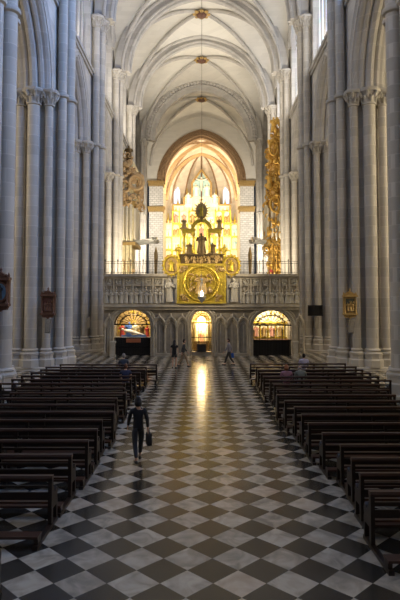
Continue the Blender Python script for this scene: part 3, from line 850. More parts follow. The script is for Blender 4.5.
# left chapel: altar with a painted lamentation group
c, hw, sp, ri = OPEN[0]
lunette(c, hw, sp, ri, SY + .7, 'gilded tracery fan in the arch over the left chapel')
grille(c, hw, 0, 1.32, SY + .25, 22, 'low black iron grille across the left chapel arch')
r = thing('altar', 'black draped altar inside the left chapel arch', 'altar', (c, SY + 1.4, 0))
b = MB(); b.box(c - hw + .1, c + hw - .1, SY + .9, SY + 1.7, 0, 1.28); b.build('body', M['blackcloth'], r)
b = MB(); b.box(c - hw + .05, c + hw - .05, SY + .85, SY + 1.75, 1.28, 1.36); b.build('top', M['pale'], r)
b = MB(); b.box(c - .45, c + .62, SY + .1, SY + .24, 1.0, 1.28); tag(b.build('altar_cloth', M['cloth_orange']), 'rust orange cloth hung over the black grille of the left chapel', 'cloth')
r = thing('painted_sculpture_group', 'painted group of mourners with a pale reclining body on the left altar', 'sculpture', (c, SY + 1.4, 1.36))
b = MB(); b.tube([(c - .75, SY + 1.15, 1.85), (c - .3, SY + 1.1, 1.78), (c + .25, SY + 1.1, 1.62), (c + .8, SY + 1.1, 1.5)], [.09, .15, .11, .05], 8); b.ball((c - .88, SY + 1.15, 1.95), .1); b.build('pale_body', M['cream'], r)
for nm, dx, mt, h, sd in (('red_mourner', -.95, 'redpaint', .95, 1), ('blue_mourner', -.45, 'bluepaint', 1.15, 2), ('gold_mourner', .1, 'palegold', 1.05, 3), ('dark_mourner', .6, 'bronze', .95, 4), ('red_robed_mourner', 1.0, 'redpaint', .8, 5)):
    b = MB(); statue(b, c + dx, SY + 1.45, 1.36, h, 1.2, sd); b.build(nm, M[mt], r)
b = MB(); b.box(c - .95, c + .95, SY + 1.0, SY + 1.3, 1.36, 1.5); b.build('bier', M['bluepaint'], r)
r = thing('gilded_altarpiece', 'gilded carved altarpiece behind the painted group in the left chapel', 'altarpiece', (c, BY, 0))
b = MB(); b.box(c - hw - .1, c + hw + .1, BY - .12, BY, .9, sp + ri + .1); b.build('panel', M['oldgold'], r)
b = MB(); lumps(b, 60, c - hw, c + hw, BY - .18, BY - .12, 1.4, sp + ri - .1, .07, .17, 15); b.build('carving', M['gold'], r)
# central gate
c, hw, sp, ri = OPEN[1]
lunette(c, hw, sp, ri, SY + .3, 'golden tracery fan over the central gate', 'gold')
grille(c, hw, .3, sp - .05, SY + .3, 14, 'iron gate of thin bars closing the bright central arch')
b = MB(); b.box(c - hw, c + hw, SY + .15, SY + SD, 0, .3); tag(b.build('stone_step', M['dark']), 'dark stone step under the central gate', 'step')
r = thing('gilded_shrine', 'small golden shrine with a figure behind the central gate', 'shrine', (c, SY + 1.6, .3))
b = MB(); b.box(c - .62, c + .62, SY + 1.3, SY + 1.85, .3, 1.0); b.build('table', M['bronze'], r)
b = MB(); b.box(c - .45, c + .45, SY + 1.55, SY + 1.8, 1.0, 2.5); b.prism([(c - .55, 2.5), (c + .55, 2.5), (c, 3.05)], 'y', SY + 1.5, SY + 1.8); b.build('tabernacle', M['palegold'], r)
b = MB(); statue(b, c, SY + 1.45, 1.0, .8, 1.1, 8); b.build('figure', M['rosepaint'], r)
b = MB(); b.box(c - .33, c + .33, SY + .0, SY + .16, .3, .92); tag(b.build('black_chest', M['blackcloth']), 'small black box standing before the central gate', 'box')
# right chapel
c, hw, sp, ri = OPEN[2]
lunette(c, hw, sp, ri, SY + .6, 'bright gilded tracery fan in the arch over the right chapel')
grille(c, hw, 0, 2.28, SY + .25, 26, 'tall black iron grille across the right chapel arch')
r = thing('altar', 'dark altar inside the right chapel arch', 'altar', (c, SY + 1.5, 0))
b = MB(); b.box(c - hw + .1, c + hw - .1, SY + .8, SY + 1.7, 0, 1.08); b.build('body', M['blackcloth'], r)
b = MB(); b.box(c - hw + .05, c + hw - .05, SY + .75, SY + 1.75, 1.08, 1.16); b.build('top', M['shrine'], r)
r = thing('gilded_altarpiece', 'golden altarpiece with four red robed figures in the right chapel', 'altarpiece', (c, BY, 0))
b = MB(); b.box(c - hw - .1, c + hw + .1, BY - .12, BY, .9, sp + ri + .1); b.build('panel', M['palegold'], r)
for k in range(4):
    x = c - .95 + k * .63
    b = MB(); statue(b, x, BY - .3, 1.3, .85, 1.3, 80 + k); b.build('figure', M['rosepaint' if k % 2 == 0 else 'oldgold'], r)
for k in range(5):
    x = c - 1.26 + k * .63; b = MB(); b.lathe([(.07, 0), (.05, .1), (.05, 1.0), (.09, 1.1)], (x, BY - .25, 1.25), 8); b.build('column', M['gold'], r)
b = MB(); lumps(b, 36, c - hw, c + hw, BY - .18, BY - .12, sp + .05, sp + ri - .1, .07, .16, 19); b.build('carving', M['gold'], r)
for za, zb in ((2.35, 2.45), (1.16, 1.25)): b = MB(); b.box(c - hw, c + hw, BY - .35, BY, za, zb); b.build('shelf', M['gold'], r)
for px, lab in ((114.5, 'pale stone pedestal at the left of the left chapel grille'), (294, 'pale stone pedestal at the right of the right chapel grille')):
    x = sx(px); b = MB(); b.box(x - .2, x + .2, SY - .75, SY - .35, 0, .15); b.box(x - .15, x + .15, SY - .7, SY - .4, .15, 1.0); b.box(x - .21, x + .21, SY - .76, SY - .34, 1.0, 1.15)
    tag(b.build('stone_pedestal', M['pale']), lab, 'pedestal')

# hanging lamp before the screen
LX, LY = 0.02, 39.4
r = thing('hanging_lamp', 'silver sanctuary lamp hanging on a long chain before the gold panel', 'lamp', (LX, LY, 4.2))
zb = vz(0, .2)
b = MB(); b.tube([(LX, LY, 5.6), (LX, LY, zb)], .013, 6); b.build('chain', M['bronze'], r)
b = MB(); b.lathe([(.03, -.28), (.08, -.2), (.2, -.05), (.3, .1), (.32, .18), (.26, .2)], (LX, LY, 4.25), 14); b.build('bowl', M['silver'], r)
b = MB(); b.lathe([(.05, .2), (.13, .3), (.10, .48), (.02, .66)], (LX, LY, 4.25), 12); b.build('glow', M['flame'], r)
for k in range(3):
    t = k * 2 * PI / 3 + .5; b = MB(); b.tube([(LX + .3 * math.cos(t), LY + .3 * math.sin(t), 4.42), (LX + .2 * math.cos(t), LY + .2 * math.sin(t), 5.0), (LX, LY, 5.65)], .018, 5); b.build('hanger', M['silver'], r)
b = MB(); b.lathe([(.02, -.1), (.12, 0), (.04, .12)], (LX, LY, 5.65), 10); b.build('cap', M['silver'], r)

# ------------------------------------------------------------------ retable in the chancel
RY = 107.0
def rx(px): return at(px, 250, RY)[0]
def rz(py): return at(200, py, RY)[1]
ret = thing('high_altar_retable', 'towering gilded and painted retable with tiers of niches in the bright chancel', 'retable', (0, RY, 0))
steps = [(rx(165), rz(232)), (rx(165), rz(222)), (rx(173), rz(222)), (rx(173), rz(205)), (rx(184), rz(205)), (rx(184), rz(197)), (rx(192), rz(197)), (rx(192), rz(183)), (rx(201.5), rz(170))]
poly = [(steps[0][0], 0)] + steps + [(-x, z) for x, z in steps[::-1][1:]] + [(-steps[0][0], 0)]
b = MB(); b.prism(poly, 'y', RY, RY + .8); b.build('back_panel', M['palegold'], ret)
fr = MB()
for i in range(len(steps) - 1):
    for s in (-1, 1):
        (xa, za), (xb, zb_) = steps[i], steps[i + 1]
        fr.tube([(s * xa, RY - .1, za), (s * xb, RY - .1, zb_)], .22, 6)
fr.build('stepped_frame', M['oldgold'], ret)
tl = MB()
for s in (-1, 1):
    tl.box(min(s * rx(166), s * rx(172.5)), max(s * rx(166), s * rx(172.5)), RY - .12, RY, rz(236), rz(222.5))
    tl.box(min(s * rx(174), s * rx(183.5)), max(s * rx(174), s * rx(183.5)), RY - .12, RY, rz(216), rz(206))
    tl.box(min(s * rx(185), s * rx(192)), max(s * rx(185), s * rx(192)), RY - .12, RY, rz(207), rz(198))
tl.prism([(rx(193), rz(197)), (-rx(193), rz(197)), (-rx(193), rz(184)), (0, rz(172)), (rx(193), rz(184))], 'y', RY - .12, RY)
tl.build('painted_ground', M['teal'], ret)
rows = [rz(270) - 1.0, rz(262), rz(249), rz(236), rz(223)]
colx = [rx(p) for p in (168.5, 176, 184, 192.5)]; colx = colx + [0] + [-x for x in colx[::-1]]
sd = 100
for ri_, z in enumerate(rows):
    H = 2.35
    for ci, x in enumerate(colx):
        if ri_ == 4 and abs(x) > 5.4: continue
        sd += 1
        nb = MB(); w = .66
        nb.box(x - w - .1, x - w + .08, RY - .5, RY, z, z + H); nb.box(x + w - .08, x + w + .1, RY - .5, RY, z, z + H)
        nb.box(x - w, x + w, RY - .55, RY, z - .16, z)
        nb.tube([(x + u, RY - .4, z + 1.65 + h) for u, h in arch_arc(w, .75, 0, 5)], .09, 5)
        nb.lathe([(.2, 0), (.12, .35), (.02, 1.0)], (x, RY - .4, z + 2.2), 6)
        for s in (-1, 1): nb.lathe([(.1, 0), (.02, .9)], (x + s * w, RY - .4, z + 2.1), 5)
        no_ = nb.build('niche', M['gold' if (ci + ri_) % 3 else 'palegold'], ret)
        fb = MB(); r_ = random.Random(sd)
        if abs(x) < .1 or r_.random() < .4: statue(fb, x, RY - .3, z, 1.75, 1.3, sd)
        else:
            statue(fb, x - .3, RY - .3, z, 1.35, 1.2, sd); statue(fb, x + .3, RY - .3, z, 1.5, 1.2, sd + 500)
        fb.build('figure', M[r_.choice(['cream', 'cream', 'palegold', 'rosepaint', 'teal', 'oldgold', 'oldgold'])], no_)
cz0, cz1 = rz(193), rz(173)
b = MB(); b.box(-.14, .14, RY - .5, RY - .25, cz0 - 1, cz1); b.box(-1.3, 1.3, RY - .5, RY - .25, cz0 + (cz1 - cz0) * .62, cz0 + (cz1 - cz0) * .62 + .26); co = b.build('crucifix', M['shrine'], ret)
b = MB(); zc = cz0 + (cz1 - cz0) * .62
b.tube([(-1.15, RY - .6, zc + .25), (-.35, RY - .6, zc), (.35, RY - .6, zc), (1.15, RY - .6, zc + .25)], [.09, .12, .12, .09], 7); b.tube([(0, RY - .6, zc), (0, RY - .62, zc - .8), (0, RY - .6, zc - 2.2)], [.28, .2, .1], 8); b.ball((0, RY - .65, zc + .38), .2); b.build('corpus', M['cream'], co)
for s in (-1, 1):
    b = MB(); statue(b, s * 1.05, RY - .4, rz(197), 2.5, 1.1, 91 + s); b.build('figure', M['cream'], ret)
    b = MB(); statue(b, s * 2.6, RY - .4, rz(204), 2.2, 1.1, 95 + s); b.build('figure', M['cream'], ret)
b = MB()
for s in (-1, 1):
    for px, py in ((168, 222), (172, 222), (178, 205), (187, 197)):
        b = MB(); b.lathe([(.25, 0), (.3, .2), (.14, .5), (.03, 1.8)], (s * rx(px), RY, rz(py)), 6); b.build('pinnacle', M['gold'], ret)

# ------------------------------------------------------------------ organs between the choir piers
def organ(sg, label):
    Y0, Y1 = 59.6, 65.0
    X = lambda d: sg * d
    gold = 'palegold' if sg < 0 else 'organgold'
    root = thing('pipe_organ', label, 'organ', (X(9.2), Y0, 0))
    zb, ztp = 10.5, (21.0 if sg < 0 else 24.2)
    def bx(mb, x0, x1, *a):
        x0, x1 = sorted((X(x0), X(x1))); mb.box(x0, x1, *a)
    b = MB(); bx(b, 8.3, 10.2, Y0, Y1, 0, 6.6); b.build('choir_wall', M['pale'], root)
    b = MB(); bx(b, 7.5 if sg < 0 else 8.0, 9.6, Y0 + .2, Y1 - .2, zb, ztp - 1.5); bx(b, 7.9, 9.6, Y0 + .2, Y1 - .2, 6.6, zb); b.build('case', M[gold], root)
    b = MB(); bx(b, 7.2, 9.6, Y0 - .15, Y1 + .1, zb - .35, zb); b.build('cornice', M['oldgold'], root)
    b = MB(); bx(b, 7.2 if sg < 0 else 7.7, 9.6, Y0 - .1, Y1, 14.6 if sg < 0 else 17.2, 15.0 if sg < 0 else 17.6); b.build('cornice', M['oldgold'], root)
    for k in range(8):
        h = 4.6 - .9 * abs(k - 3.5) / 3.5
        b = MB(); y = Y0 + .7 + k * .55; b.lathe([(.03, 0), (.17, .5), (.17, h), (.14, h)], (X(7.38), y, zb + .1), 10); b.build('pipe', M['pipe'], root)
    for k in range(4):
        h = 4.2 - .4 * (k % 2); b = MB(); b.lathe([(.03, 0), (.2, .5), (.2, h), (.16, h)], (X(7.75 + k * .42), Y0 + .08, zb + .1), 10); b.build('pipe', M['pipe'], root)
    for k in range(11):
        y = Y0 + .5 + k * .42; L = (2.0 if sg < 0 else 1.4) + .3 * math.sin(k); a = -.5 + .1 * k
        b = MB(); b.tube([(X(7.4), y, zb + .15), (X(7.4 - L), y + a * .3, zb + .4 + .05 * (k % 3))], [.04, .12], 8)
        b.tube([(X(7.4 - L), y + a * .3, zb + .4 + .05 * (k % 3)), (X(7.4 - L - .2), y + a * .34, zb + .42 + .05 * (k % 3))], [.12, .2], 8)
        b.build('trumpet_pipe', M['silver'], root)
    b = MB()
    if sg < 0:
        lumps(b, 90, X(9.4), X(7.3), Y0 - .2, Y0 + .3, 14.4, ztp - .8, .2, .5, 201); lumps(b, 60, X(7.3), X(6.9), Y0, Y1, 14.6, 18.5, .2, .5, 202)
        b.ring((X(7.1), Y0 - .15, 17.0), .75, .2, 'y', 20, 7); b.ring((X(8.4), Y0 - .15, 16.6), .6, .16, 'y', 20, 7)
        lumps(b, 40, X(9.0), X(7.4), Y0 - .1, Y0 + .2, 6.7, 8.6, .15, .35, 205)
    else:
        lumps(b, 210, X(9.3), X(8.0), Y0 - .3, Y0 + .25, 13.0, ztp, .16, .42, 203); lumps(b, 120, X(8.0), X(7.7), Y0, Y1, 13.5, ztp - 1.5, .16, .4, 204); lumps(b, 120, X(9.0), X(7.2), Y0 - .3, Y1, 9.3, 15.5, .16, .42, 214)
        lumps(b, 110, X(9.2), X(7.2), Y0 - .25, Y0 + .2, 6.8, 13.0, .15, .38, 206)
        b.ring((X(8.0), Y0 - .2, 14.6), .5, .14, 'y', 20, 7, rz=.8); b.ring((X(7.9), Y0 - .2, 20.8), .45, .12, 'y', 20, 7, rz=.8)
    b.build('gilded_carving', M['organgold' if sg > 0 else 'goldstone'], root)
    for k, (d, z, h) in enumerate(((8.0, ztp - 1.5, 1.7), (8.8, ztp - 1.5, 1.5), (7.5, zb + 5.9, 1.7))):
        b = MB(); statue(b, X(d), Y0 + .25, z, h, 1.3, 300 + k + sg); b.build('figure', M['bronze' if sg < 0 and k == 0 else gold], root)
    b = MB()
    for k in range(4): b.lathe([(.14, 0), (.1, .3), (.16, 1.2), (.1, 2.5), (.14, 3.5)], (X(7.7 + k * .45), Y0, 6.65), 8)
    b.build('balcony_columns', M[gold], root)
    if sg > 0:
        b = MB(); b.box(X(7.35), X(7.75), Y0 - .12, Y0 - .02, 6.65, 7.5); b.build('red_hanging', M['redpaint'], root)
organ(-1, 'pipe organ with pale gold case and horizontal trumpets, left above the choir')
organ(1, 'tall pipe organ covered in bright gilded carving, right above the choir')
# slim gilded posts on the choir rail
for px, Y, lab in ((156, 45.0, 'slender dark gilded post behind the railing, left of centre'), (250, 45.0, 'slender dark gilded post behind the railing, right of centre')):
    x, zt = at(px, 247, Y); b = MB(); b.lathe([(.3, 0), (.3, .6), (.14, .8), (.12, zt * .6), (.2, zt * .62), (.1, zt * .7), (.16, zt - .6), (.03, zt)], (x, Y, 0), 8)
    tag(b.build('gilded_post', M['oldgold']), lab, 'post')

# ------------------------------------------------------------------ things on the piers
def shrine(x, y, z, w, h, label, mat, inner, kind='figure', gilt=None):
    r = thing('wall_shrine', label, 'shrine', (x, y, z))
    d = .28; g = M[gilt or mat]
    b = MB(); b.box(x - w * .5, x + w * .5, y - .06, y + .12, z + .16 * h, z + .78 * h); b.build('back_board', M[mat], r)
    b = MB()
    for s in (-1, 1):
        b.lathe([(.08, 0), (.05, .06), (.06, .3 * h), (.045, .52 * h), (.085, .58 * h)], (x + s * w * .42, y - .12, z + .2 * h), 8)
    b.build('column', g, r)
    b = MB(); b.box(x - w * .56, x + w * .56, y - .24, y + .1, z + .76 * h, z + .82 * h)
    b.prism([(x - w * .5, z + .82 * h), (x + w * .5, z + .82 * h), (x + w * .22, z + .9 * h), (x, z + .96 * h), (x - w * .22, z + .9 * h)], 'y', y - .16, y + .08)
    b.lathe([(.06, 0), (.03, .05), (.06, .1), (.01, .2)], (x, y - .05, z + .95 * h), 8)
    for s in (-1, 1): b.lathe([(.05, 0), (.06, .07), (.01, .2)], (x + s * w * .46, y - .05, z + .82 * h), 8)
    b.build('pediment', g, r)
    b = MB(); b.box(x - w * .54, x + w * .54, y - .24, y + .1, z + .14 * h, z + .2 * h)
    b.prism([(x - w * .48, z + .14 * h), (x + w * .48, z + .14 * h), (x + w * .36, z + .05 * h), (x + w * .12, z + .05 * h), (x, z), (x - w * .12, z + .05 * h), (x - w * .36, z + .05 * h)], 'y', y - .14, y + .08); b.build('corbel', g, r)
    b = MB()
    if kind == 'oval':
        b.lathe([(w * .40, -.03), (w * .40, .03)], (0, 0, 0), 24, 1, 1.35); b.v = [(x + p, y - .09 + q2, z + .48 * h + q) for p, q, q2 in b.v]; b.build('blue_picture', M['pictureblue'], r)
        b = MB(); statue(b, x, y - .13, z + .32 * h, .32 * h, 1.0, 5); b.build('dark_figure', M['blackcloth'], r)
        b = MB(); b.ring((x, y - .12, z + .48 * h), w * .42, .05, 'y', 24, 6, rz=w * .56); b.build('oval_frame', g, r)
    else:
        b.box(x - w * .31, x + w * .31, y - .09, y - .05, z + .26 * h, z + .70 * h); po = b.build('picture', M[inner], r)
        b = MB()
        for k in (-1, 0, 1): statue(b, x + k * w * .19, y - .12, z + .28 * h, .28 * h + .04 * (k == 0), 1.1, k + 40)
        lumps(b, 12, x - w * .3, x + w * .3, y - .14, y - .1, z + .3 * h, z + .68 * h, .04, .09, 44); b.build('relief_figures', g, po)
    b = MB(); lumps(b, 22, x - w * .5, x + w * .5, y - .2, y - .12, z + .8 * h, z + .9 * h, .03, .08, 46); lumps(b, 14, x - w * .35, x + w * .35, y - .18, y - .12, z + .07 * h, z + .14 * h, .03, .07, 47); b.build('carving', g, r)
M['pictureblue'] = plain('pale_blue_picture', (.13, .24, .36), .4, var=.3, scale=4)
M['picdark'] = plain('dark_red_picture', (.10, .03, .025), .45, var=.6, scale=9)
M['picgreen'] = plain('dim_painting', (.07, .075, .055), .4, var=.7, scale=8)
def on_pier(pxc, pyt, pyb, wpx, Y):
    x, zt = at(pxc, pyt, Y); _, zb = at(pxc, pyb, Y); return x, zb, wpx * Y / F_PX, zt - zb
x, z, w, h = on_pier(1.5, 270, 312, 17, 22.15); shrine(x, 22.15, z, w, h, 'carved dark gilt frame with pale blue oval picture on the left edge pier', 'shrine', 'pictureblue', 'oval')
x, z, w, h = on_pier(48.5, 289, 319, 13.5, 32.85); shrine(x, 32.85, z, w, h, 'carved dark red wooden shrine with pediment on the second left pier', 'shrine', 'picdark')
x, z, w, h = on_pier(349.5, 290, 319, 13, 32.85); shrine(x, 32.85, z, w, h, 'gilt framed dark painting with pediment on the second right pier', 'oldgold', 'picgreen')
def speaker(px, pyt, pyb, Y, label, tilt=0.0):
    x, zt = at(px, pyt, Y); _, zb = at(px, pyb, Y)
    r = thing('column_speaker', label, 'loudspeaker', (x, Y, zb), group='column loudspeakers on the piers'); r.rotation_euler = (0, tilt, 0)
    h = zt - zb
    b = MB(); b.box(-.15, .15, -.13, .12, 0, h); b.build('cabinet', M['speaker'], r, local=True)
    b = MB(); b.box(-.12, .12, -.145, -.13, .05, h - .05)
    for k in range(4): b.ring((0, -.145, h * (.17 + .22 * k)), .085, .012, 'y', 12, 4)
    b.build('front_grille', M['dark'], r, local=True)
    b = MB(); b.box(-.04, .04, .1, .45, h * .4, h * .55); b.build('bracket', M['iron'], r, local=True)
speaker(48, 319, 333, 32.7, 'grey column loudspeaker under the carved dark wooden shrine', .06)
speaker(350.5, 319, 333, 32.7, 'grey column loudspeaker under the gilt framed painting', .1)
speaker(89, 317, 328, 44.2, 'grey column loudspeaker on the third left pier')
speaker(316, 317, 328.5, 44.2, 'grey column loudspeaker under the black screen on the right', .08)
x, z = at(315.2, 310.5, 43.9)
r = thing('display_screen', 'black flat display screen mounted on the third right pier', 'screen', (x, 43.9, z - .43))
b = MB(); b.box(x - .6, x + .6, 43.86, 43.94, z - .43, z + .43); b.build('housing', M['blackplastic'], r)
b = MB(); b.box(x - .56, x + .56, 43.845, 43.86, z - .39, z + .39); b.build('panel', plain('dark_glass', (.006, .006, .008), .12, var=.1), r)
b = MB(); b.box(x - .1, x + .1, 43.94, 44.5, z - .1, z + .1); b.build('wall_bracket', M['iron'], r)
for sg, px, lab in ((-1, 26, 'thin iron hook rod high on the nearest left pier'), (1, 375, 'thin iron hook rod high on the nearest right pier')):
    x, z = at(px, 10, 23.0); b = MB(); x0 = sg * 8.9
    b.tube([(sg * 8.75, 22.6, z), (sg * 9.6, 22.3, z), (sg * 9.9, 22.2, z - .15)], .03, 6); tag(b.build('iron_hook', M['iron']), lab, 'hook')

# ------------------------------------------------------------------ pews
def make_pew(L, kneel):
    root = thing('pew', 'pew', 'pew')
    hx = L / 2
    b = MB(); b.prism([(-.055, .875), (.05, .875), (.065, .9), (.06, .945), (-.05, .95), (-.07, .91)], 'x', -hx, hx); b.build('top_rail', M['wood2'], root, local=True)
    b = MB(); b.box(-hx + .03, hx - .03, -.02, .015, .50, .64); b.build('back_rail', M['wood'], root, local=True)
    b = MB(); b.box(-hx + .03, hx - .03, -.015, .012, .72, .765); b.build('back_rail', M['wood'], root, local=True)
    b = MB(); b.box(-hx + .03, hx - .03, .015, .36, .42, .455); b.build('seat', M['wood2'], root, local=True)
    b = MB(); b.box(-hx + .05, hx - .05, .30, .325, .33, .42); b.build('apron', M['wood'], root, local=True)
    end = [(-.05, .06), (.05, .06), (.06, .33), (.29, .33), (.30, .06), (.37, .06), (.375, .4), (.35, .46), (.375, .54), (.35, .62), (.30, .66), (.255, .635), (.22, .585), (.16, .60), (.12, .68), (.06, .74), (.05, .875), (-.05, .875)]
    xs = [-hx + .04, hx - .04] + ([0] if L < 4.6 else [-L / 6, L / 6])
    for x in xs:
        b = MB(); b.prism(end, 'x', x - .035, x + .035); b.build('pew_end', M['wood'], root, local=True)
        b = MB(); b.box(x - .045, x + .045, -kneel, .39, 0, .07); so = b.build('floor_skid', M['wood'], root, local=True)
        b = MB(); b.box(x - .035, x + .035, -kneel + .06, -kneel + .24, .07, .17); b.build('kneeler_block', M['wood'], so, local=True)
    b = MB(); b.box(-hx, hx, -kneel + .02, -kneel + .26, .17, .21); b.build('kneeler', M['wood2'], root, local=True)
    return root
protos = {}
def ordn(i):
    w = ['nearest', 'second', 'third', 'fourth', 'fifth', 'sixth', 'seventh', 'eighth', 'ninth', 'tenth', 'eleventh', 'twelfth', 'thirteenth', 'fourteenth', 'fifteenth', 'sixteenth', 'seventeenth', 'eighteenth', 'nineteenth']
    return w[i]
def place_pew(x_end, y, sg, L, kneel, label):
    k = (L, kneel)
    if k not in protos: o = protos[k] = make_pew(L, kneel)
    else: o = copy_tree(protos[k])
    x_end -= .07; y += .1
    o.location = (sg * (x_end + L / 2), y, 0); o['label'] = label; o['category'] = 'pew'; o['group'] = 'dark wooden pews beside the aisle'
    return o
LEFT = [(7.65, 2.95), (10.3, 2.83), (11.7, 2.8), (12.9, 2.7), (14.0, 2.7), (15.1, 2.77), (16.2, 2.63), (17.3, 2.78), (18.4, 2.87), (19.5, 2.73), (20.6, 2.93), (21.7, 3.05), (22.77, 2.95), (23.84, 2.9), (24.91, 2.82), (25.98, 2.7), (27.0, 2.74), (28.05, 2.32)]
RIGHT = [(9.45, 2.93), (10.45, 3.05), (11.45, 3.16), (12.5, 3.2), (13.6, 3.03), (14.7, 2.9), (15.8, 2.92), (16.9, 2.9), (17.95, 2.76), (19.05, 2.66), (20.2, 2.82), (21.4, 2.87), (22.5, 2.85), (23.6, 2.7), (24.75, 2.72), (25.9, 2.7), (27.1, 2.73), (28.4, 2.55)]
for side, sg, rows_ in (('left', -1, LEFT), ('right', 1, RIGHT)):
    for i, (y, xe) in enumerate(rows_):
        gap = y - rows_[i - 1][0] if i else 9
        kn = .95 if gap > 1.38 else .60
        L = 4.95 if y > 21.5 else 4.1
        last = i == len(rows_) - 1
        lab = 'dark wooden pew left of the aisle, cut off by the bottom left corner' if (side == 'left' and i == 0) else \
            'dark wooden pew %s of the aisle, front row nearest the choir screen' % side if last else \
            'dark wooden pew %s of the aisle, %s from the viewer' % (side, ordn(i) if i else 'the nearest row')
        place_pew(xe, y, sg, L, kn, lab)

# ------------------------------------------------------------------ people
def skin_mesh(name, nodes, edges, roots):
    """nodes: list of (xyz, r or (rx, ry)); returns (verts, faces) of the grown surface"""
    me = bpy.data.meshes.new('tmp'); me.from_pydata([n[0] for n in nodes], edges, [])
    o = bpy.data.objects.new('tmp', me); COL.objects.link(o)
    m = o.modifiers.new('skin', 'SKIN'); m.use_smooth_shade = True; m.branch_smoothing = .6
    sv = me.skin_vertices[0].data
    for i, n in enumerate(nodes):
        r = n[1] if isinstance(n[1], tuple) else (n[1], n[1]); sv[i].radius = r; sv[i].use_root = i in roots
    o.modifiers.new('sub', 'SUBSURF').levels = 1
    dg = bpy.context.evaluated_depsgraph_get(); ev = o.evaluated_get(dg); t = ev.to_mesh()
    vs = [tuple(v.co) for v in t.vertices]; fs = [tuple(p.vertices) for p in t.polygons]
    ev.to_mesh_clear(); bpy.data.objects.remove(o); bpy.data.meshes.remove(me)
    return vs, fs
def V(*a): return Vector(a)
def person(label, loc, rz, pose, top, bottom, haircol, hair='short', scale=1.0, sleeves='long', legs='long', bag=None, bald=False, lean=0.0, head_down=0.0, skin='skin'):
    root = thing('person', label, 'person', loc, rz); root.scale = (scale,) * 3
    if pose == 'sit':
        pel = V(0, .0, .56); L_ = {}
        ch = V(0, .03 + lean, 1.02); ne = V(0, .05 + lean * 1.2, 1.17); hd = V(0, .09 + lean * 1.4 + head_down * .06, 1.30 - head_down * .05)
        hip = lambda s: V(s * .09, .02, .54); kn = lambda s: V(s * .12, .44, .53); an = lambda s: V(s * .12, .46, .09); to = lambda s: V(s * .12, .62, .035)
        sh = lambda s: V(s * .19, .04 + lean, 1.10); el = lambda s: V(s * .24, .10 + lean * .8, .84); wr = lambda s: V(s * .12, .33, .66)
    else:
        st = {'walk': .26, 'stand': .04}[pose]
        pel = V(0, 0, .93); ch = V(0, .02, 1.30); ne = V(0, .03, 1.46); hd = V(0, .06, 1.60)
        hip = lambda s: V(s * .09, 0, .90); kn = lambda s: V(s * .10, s * st * .55 + .04, .49); an = lambda s: V(s * .09, s * st * 1.1 - (.04 if s < 0 else 0), .085 + (.04 if s < 0 and st > .1 else 0)); to = lambda s: an(s) + V(s * .02, .15, -.05)
        sh = lambda s: V(s * .175, .02, 1.385); el = lambda s: V(s * .23, .0 - s * st * .4, 1.12); wr = lambda s: V(s * .24, .08 - s * st * .8, .89)
    mid = (pel + ch) / 2
    nodes = [(pel, (.105, .085)), (mid, (.095, .08)), (ch, (.105, .085)), (ne - V(0, 0, .03), .05), (hd - V(0, .02, .06), .055)]
    edges = [(0, 1), (1, 2), (2, 3), (3, 4)]
    roots = {0}
    for s in (-1, 1):
        i = len(nodes); nodes += [(hip(s), .075), ((hip(s) + kn(s)) / 2, .07), (kn(s), .057), ((kn(s) * .65 + an(s) * .35), .056), (an(s), .036), (to(s), .035)]
        edges += [(0, i)] + [(i + k, i + k + 1) for k in range(5)]
        i = len(nodes); nodes += [(sh(s), .05), ((sh(s) + el(s)) / 2, .048), (el(s), .04), (wr(s), .028)]
        hdir = (wr(s) - el(s)).normalized(); palm = wr(s) + hdir * .075
        nodes += [(palm, (.036, .02))]; edges += [(2, i)] + [(i + k, i + k + 1) for k in range(4)]
        side = hdir.cross(V(s, 0, 0)).normalized()
        curl = V(-s * 1.0, 0, 0)
        for f in range(4):
            j = len(nodes); o_ = (f - 1.5) * .018; ln = (.07, .08, .075, .058)[f]
            p0 = wr(s) + hdir * .07 + side * o_; p1 = p0 + hdir * (.02 + ln * .45); p2 = p1 + (hdir * .75 + curl * .5) * ln * .5
            nodes += [(p0, .010), (p1, .009), (p2, .007)]; edges += [(j, j + 1), (j + 1, j + 2)]; roots.add(j)
        j = len(nodes); p0 = wr(s) + hdir * .025 + side * .025; nodes += [(p0, .012), (p0 + (hdir * .6 + side) * .035, .010), (p0 + (hdir * 1.2 + side * .9) * .055, .008)]; edges += [(j, j + 1), (j + 1, j + 2)]; roots.add(j)
    vs, fs = skin_mesh('body', nodes, edges, roots)
    b = MB(); b.add(vs, fs)
    # head with brow, nose, chin and ears
    h = MB(); h.ball((0, 0, 0), .076, .097, .118, 20, 14)
    hv = []
    for (x, y, z) in h.v:
        if y > 0:
            f = max(0, 1 - abs(x) / .022) * max(0, 1 - abs(z + .012) / .03); y += .026 * f            # nose
            e = max(0, 1 - abs(abs(x) - .032) / .018) * max(0, 1 - abs(z - .012) / .018); y -= .012 * e   # eye sockets
            y -= .006 * max(0, 1 - abs(z + .055) / .01) * max(0, 1 - abs(x) / .03)                       # mouth
        if z < -.04: x *= 1 - (-.04 - z) * 3.2; y = y * (1 - (-.04 - z) * 1.5) + .01
        hv.append((x + hd.x, y + hd.y, z + hd.z - .0))
    b.add(hv, h.f)
    for s in (-1, 1): b.ball((hd.x + s * .077, hd.y - .012, hd.z - .01), .012, .022, .032, 8, 6)
    bo = b.build('body', M[skin], root, local=True, sharp=180)
    for s in (-1, 1):
        e = MB(); e.ball((hd.x + s * .032, hd.y + .079, hd.z + .012), .011, .009, .009, 8, 6); e.build('eye', M['blackplastic'], bo, local=True)
    g = .022
    tn_ = [(pel - V(0, 0, .13), (.165, .13)), (pel, (.16, .13)), (mid, (.15, .12)), (ch, (.168, .13)), (ne - V(0, 0, .01), .075)]; te = [(0, 1), (1, 2), (2, 3), (3, 4)]
